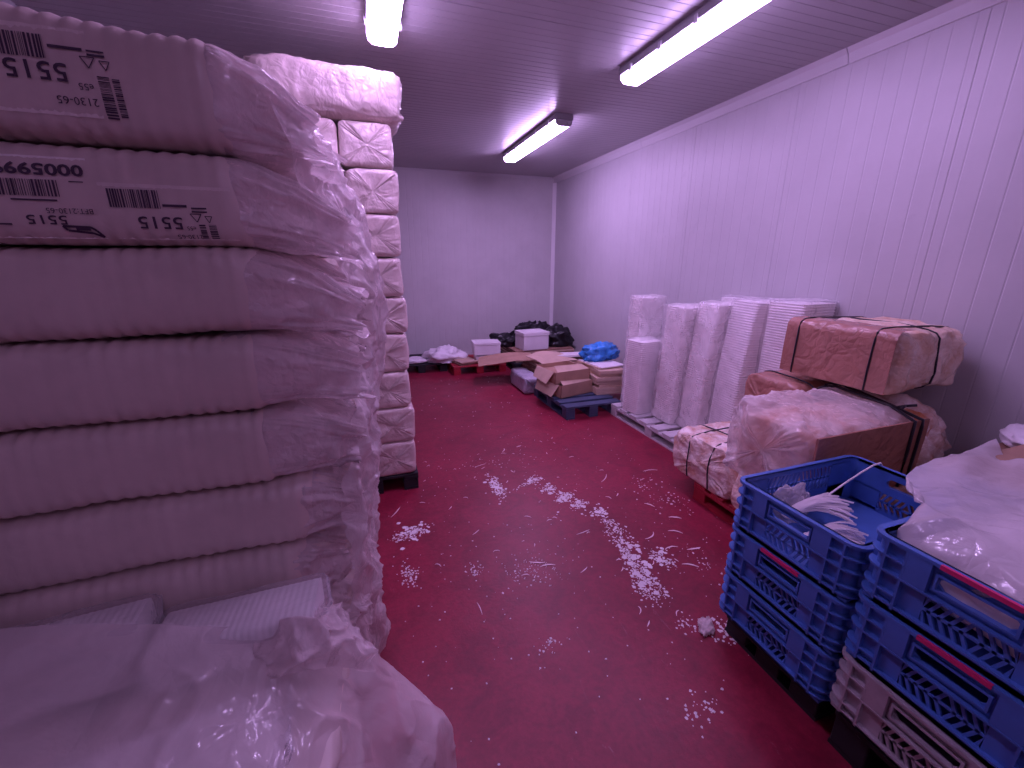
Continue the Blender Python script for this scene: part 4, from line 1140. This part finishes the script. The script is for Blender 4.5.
# corner pallet
flat_stack('pile of flat boards in the far right corner under the white box', 2.05, 3.0, 5.8, 6.7, 0.132, 0.30, M['card_dark'], R(0), 8, 22)
def foam_box(label, cx, cy, z0, W, D, H, rz, group):
    t = thing('foam_box', label, 'box', (cx, cy, z0), rz, group)
    mb = MB(); mb.b(-W / 2, W / 2, -D / 2, D / 2, 0, H * 0.80); bevel(mb.build('base', M['paper'], t), 0.012)
    mb = MB(); mb.b(-W / 2 - 0.006, W / 2 + 0.006, -D / 2 - 0.006, D / 2 + 0.006, H * 0.80 + 0.002, H); mb.b(-W / 2 + 0.05, W / 2 - 0.05, -D / 2 + 0.05, D / 2 - 0.05, H, H + 0.008); bevel(mb.build('lid', M['paper'], t), 0.012)
    return t
foam_box('white foam box in front of the black bags at the back', 2.36, 5.98, 0.302, 0.42, 0.34, 0.27, R(4), 'white foam boxes at the back')
foam_box('white foam box with a clear tray below, on the dark red pallet', 1.66, 6.12, 0.24, 0.40, 0.32, 0.19, R(-6), 'white foam boxes at the back')
t = thing('tray_pile', 'milky clear tray under the white foam box on the dark red pallet', 'tray', (1.66, 6.10, 0.132), R(-6))
mb = MB(); mb.prism([(-0.17, -0.13, 0), (0.17, -0.13, 0), (0.17, 0.13, 0), (-0.17, 0.13, 0)], (0, 0, 0.004))
for a in range(4):
    rot = Matrix.Rotation(a * PI / 2, 3, 'Z'); ln, hf = ((0.34, 0.13) if a % 2 == 0 else (0.26, 0.17))
    q = [(-ln / 2, -hf, 0), (ln / 2, -hf, 0), (ln / 2 + 0.02, -hf - 0.02, 0.10), (-ln / 2 - 0.02, -hf - 0.02, 0.10)]
    mb.prism([rot @ Vector(p) for p in q], rot @ Vector((0, 0.004, 0)))
mb.build('tray', M['whitebag'], t)
def blob(name, label, cx, cy, z0, rx, ry, rz_, seed, mat, group=None, rot=0):
    t = thing(name, label, 'plastic bag', (cx, cy, z0), rot, group)
    lump(rx, ry, rz_, seed, 0.35, 3.2, 4, 0.3).build('bag', mat, t, True)
blob('black_bag', 'black plastic bag left of the white foam box at the back wall', 2.02, 6.30, 0.302, 0.22, 0.16, 0.13, 5, M['black_bag'], 'black plastic bags at the back')
blob('black_bag', 'long black plastic bag behind the white foam box at the back', 2.55, 6.48, 0.302, 0.36, 0.16, 0.225, 9, M['black_bag'], 'black plastic bags at the back')
blob('black_bag', 'black plastic bag in the far right corner, right of the white foam box', 2.84, 6.10, 0.302, 0.25, 0.20, 0.195, 13, M['black_bag'], 'black plastic bags at the back')
blob('white_bag', 'crumpled white plastic bag on the pallets by the back wall', 1.06, 6.26, 0.135, 0.30, 0.20, 0.14, 17, M['whitebag'], 'white bags at the back')
blob('white_bag', 'thin white crumpled film beside the far left stack at the back', 0.62, 6.32, 0.135, 0.20, 0.14, 0.05, 19, M['whitebag'], 'white bags at the back')
flat_stack('low pile of brown scraps on the dark red pallet', 1.16, 1.45, 5.90, 6.2, 0.132, 0.18, M['card_dark'], R(14), 4, 33, jit=0.03)

# ------------------------------------------------------------------ litter on the floor
rnd = random.Random(21)
cr_ = MB(); sh_ = MB()
def flake(mb, x, y, r, h):
    n = rnd.randint(4, 6); ph = rnd.uniform(0, 6.3)
    base = [(x + r * rnd.uniform(0.6, 1.2) * math.cos(ph + k * 2 * PI / n), y + r * rnd.uniform(0.6, 1.2) * math.sin(ph + k * 2 * PI / n), 0.0006) for k in range(n)]
    top = [(x + (a - x) * 0.7, y + (b - y) * 0.7, h * rnd.uniform(0.6, 1.0)) for a, b, _ in base]
    fs = [(k, (k + 1) % n, n + (k + 1) % n, n + k) for k in range(n)] + [tuple(range(n, 2 * n))]
    mb.add(base + top, fs)
def cluster(cx, cy, rx, ry, ang, n, r0, r1, fall=0.45):
    ca, sa = math.cos(ang), math.sin(ang)
    for _ in range(int(n * 1.7)):
        a, b = rnd.gauss(0, fall) * rx, rnd.gauss(0, fall) * ry
        flake(cr_, cx + a * ca - b * sa, cy + a * sa + b * ca, rnd.uniform(r0 * 0.6, r1) * rnd.uniform(0.45, 0.9), rnd.uniform(0.001, 0.004))
# long trail towards the crates
for i in range(9):
    u = i / 8; cluster(1.34 - 0.12 * u, 2.00 - 0.60 * u, 0.06 + 0.02 * math.sin(i), 0.075, 0.3, int(30 + 34 * u), 0.003, 0.011)
cluster(1.33, 2.12, 0.06, 0.03, 0, 40, 0.005, 0.014)
for (x, y, rx, ry, n) in ((1.08, 2.66, 0.07, 0.05, 60), (1.14, 2.50, 0.06, 0.06, 70), (1.20, 2.36, 0.09, 0.05, 110), (1.24, 2.24, 0.07, 0.05, 70), (0.98, 2.60, 0.09, 0.03, 20)):
    cluster(x, y, rx, ry, 0.4, n, 0.004, 0.011)
cluster(0.78, 2.66, 0.05, 0.20, 0.0, 120, 0.004, 0.013)
cluster(0.12, 2.29, 0.12, 0.06, 0.2, 130, 0.004, 0.013); cluster(0.08, 1.93, 0.05, 0.09, 0, 50, 0.004, 0.010)
cluster(0.69, 1.74, 0.18, 0.16, 0, 75, 0.003, 0.009); cluster(0.42, 1.85, 0.06, 0.06, 0, 30, 0.004, 0.009)
cluster(1.43, 1.60, 0.05, 0.10, 0.2, 70, 0.004, 0.012); cluster(1.27, 1.20, 0.08, 0.06, 0, 22, 0.004, 0.012)
cluster(1.62, 1.52, 0.14, 0.2, 0, 24, 0.004, 0.011); cluster(1.85, 2.2, 0.16, 0.3, 0.2, 45, 0.004, 0.012)
cluster(1.40, 1.10, 0.08, 0.10, 0, 40, 0.006, 0.018); cluster(0.90, 3.05, 0.35, 0.2, 0, 24, 0.003, 0.009)
cluster(0.62, 1.30, 0.08, 0.06, 0, 20, 0.004, 0.009); cluster(1.05, 0.86, 0.1, 0.08, 0, 24, 0.004, 0.010)
for _ in range(430):
    x, y = rnd.uniform(0.0, 2.1), rnd.uniform(0.9, 3.9)
    if x > 1.33 and y < 1.16: continue
    flake(cr_, x, y, rnd.uniform(0.0015, 0.0055), 0.002)
for _ in range(60):
    flake(cr_, rnd.uniform(0.4, 1.8), rnd.uniform(3.9, 5.8), rnd.uniform(0.003, 0.010), 0.003)
for (x, y, n) in ((1.17, 2.36, 16), (1.22, 2.26, 12), (1.10, 2.60, 10), (1.26, 1.52, 26), (1.30, 1.72, 22), (0.13, 2.30, 14), (0.78, 2.66, 12), (1.43, 1.62, 12), (1.33, 2.12, 10)):
    for _ in range(n): flake(cr_, x + rnd.gauss(0, 0.04), y + rnd.gauss(0, 0.06), rnd.uniform(0.008, 0.019), 0.0022)
def shred(x, y, L, ang, w_, curl):
    n = 9; pts = []; a = ang
    px, py = x, y
    vs = []
    for k in range(n):
        u = k / (n - 1); wv = w_ * (0.3 + math.sin(PI * u)) * 0.5
        nx_, ny_ = -math.sin(a), math.cos(a); z = 0.001 + 0.004 * math.sin(PI * u) * rnd.uniform(0.4, 1)
        vs += [(px + nx_ * wv, py + ny_ * wv, z), (px - nx_ * wv, py - ny_ * wv, z), (px + nx_ * wv, py + ny_ * wv, z + 0.0012), (px - nx_ * wv, py - ny_ * wv, z + 0.0012)]
        a += curl * rnd.uniform(0.2, 1.4) / n; px += L / n * math.cos(a); py += L / n * math.sin(a)
    fs = []
    for k in range(n - 1):
        q = 4 * k; fs += [(q + 2, q + 3, q + 7, q + 6), (q, q + 4, q + 5, q + 1), (q, q + 2, q + 6, q + 4), (q + 1, q + 5, q + 7, q + 3)]
    sh_.add(vs, fs)
for (x, y, L, ang, w_, c) in ((1.55, 2.46, 0.16, 0.4, 0.008, 1.2), (1.95, 2.5, 0.14, 0.1, 0.008, -1), (0.02, 2.5, 0.14, 0.8, 0.007, 1.0), (1.45, 1.78, 0.12, -0.3, 0.010, 2.2), (1.50, 1.66, 0.10, 0.5, 0.010, -2), (1.62, 1.62, 0.10, -0.4, 0.014, 1.0), (1.58, 1.48, 0.10, 2.2, 0.012, 1.3), (1.70, 1.75, 0.10, 2.0, 0.010, 2.0), (0.72, 1.82, 0.10, -0.9, 0.010, 1.5), (0.76, 1.76, 0.10, 0.2, 0.010, -1.5), (0.38, 1.55, 0.09, 1.5, 0.005, 0.4), (1.08, 1.95, 0.11, 0.0, 0.006, 0.6), (0.48, 2.15, 0.07, 0.5, 0.006, 0.8), (0.95, 1.65, 0.07, 0.1, 0.006, 1.2), (1.55, 2.25, 0.05, 0.5, 0.01, 1), (0.70, 3.0, 0.12, 0.1, 0.006, 0.5), (1.72, 2.05, 0.08, 1.9, 0.012, 1), (1.80, 1.88, 0.09, 2.3, 0.014, 1), (1.15, 3.25, 0.06, 0.1, 0.012, 1), (1.0, 3.2, 0.08, 0.3, 0.010, 2)):
    shred(x, y, L, ang, w_ * 0.62, c * 0.7)
for _ in range(46):
    x, y = rnd.uniform(0.15, 1.9), rnd.uniform(1.1, 3.4)
    if x > 1.3 and y < 1.2: continue
    shred(x, y, rnd.uniform(0.02, 0.06), rnd.uniform(0, PI), 0.004, rnd.uniform(-2, 2))
tag(sh_.build('plastic_shreds', M['shred']), 'thin pale plastic shreds lying on the red floor', 'shreds', None, 'stuff')
tag(cr_.build('foam_crumbs', M['crumbs']), 'white foam crumbs scattered over the red floor of the aisle', 'crumbs', None, 'stuff')
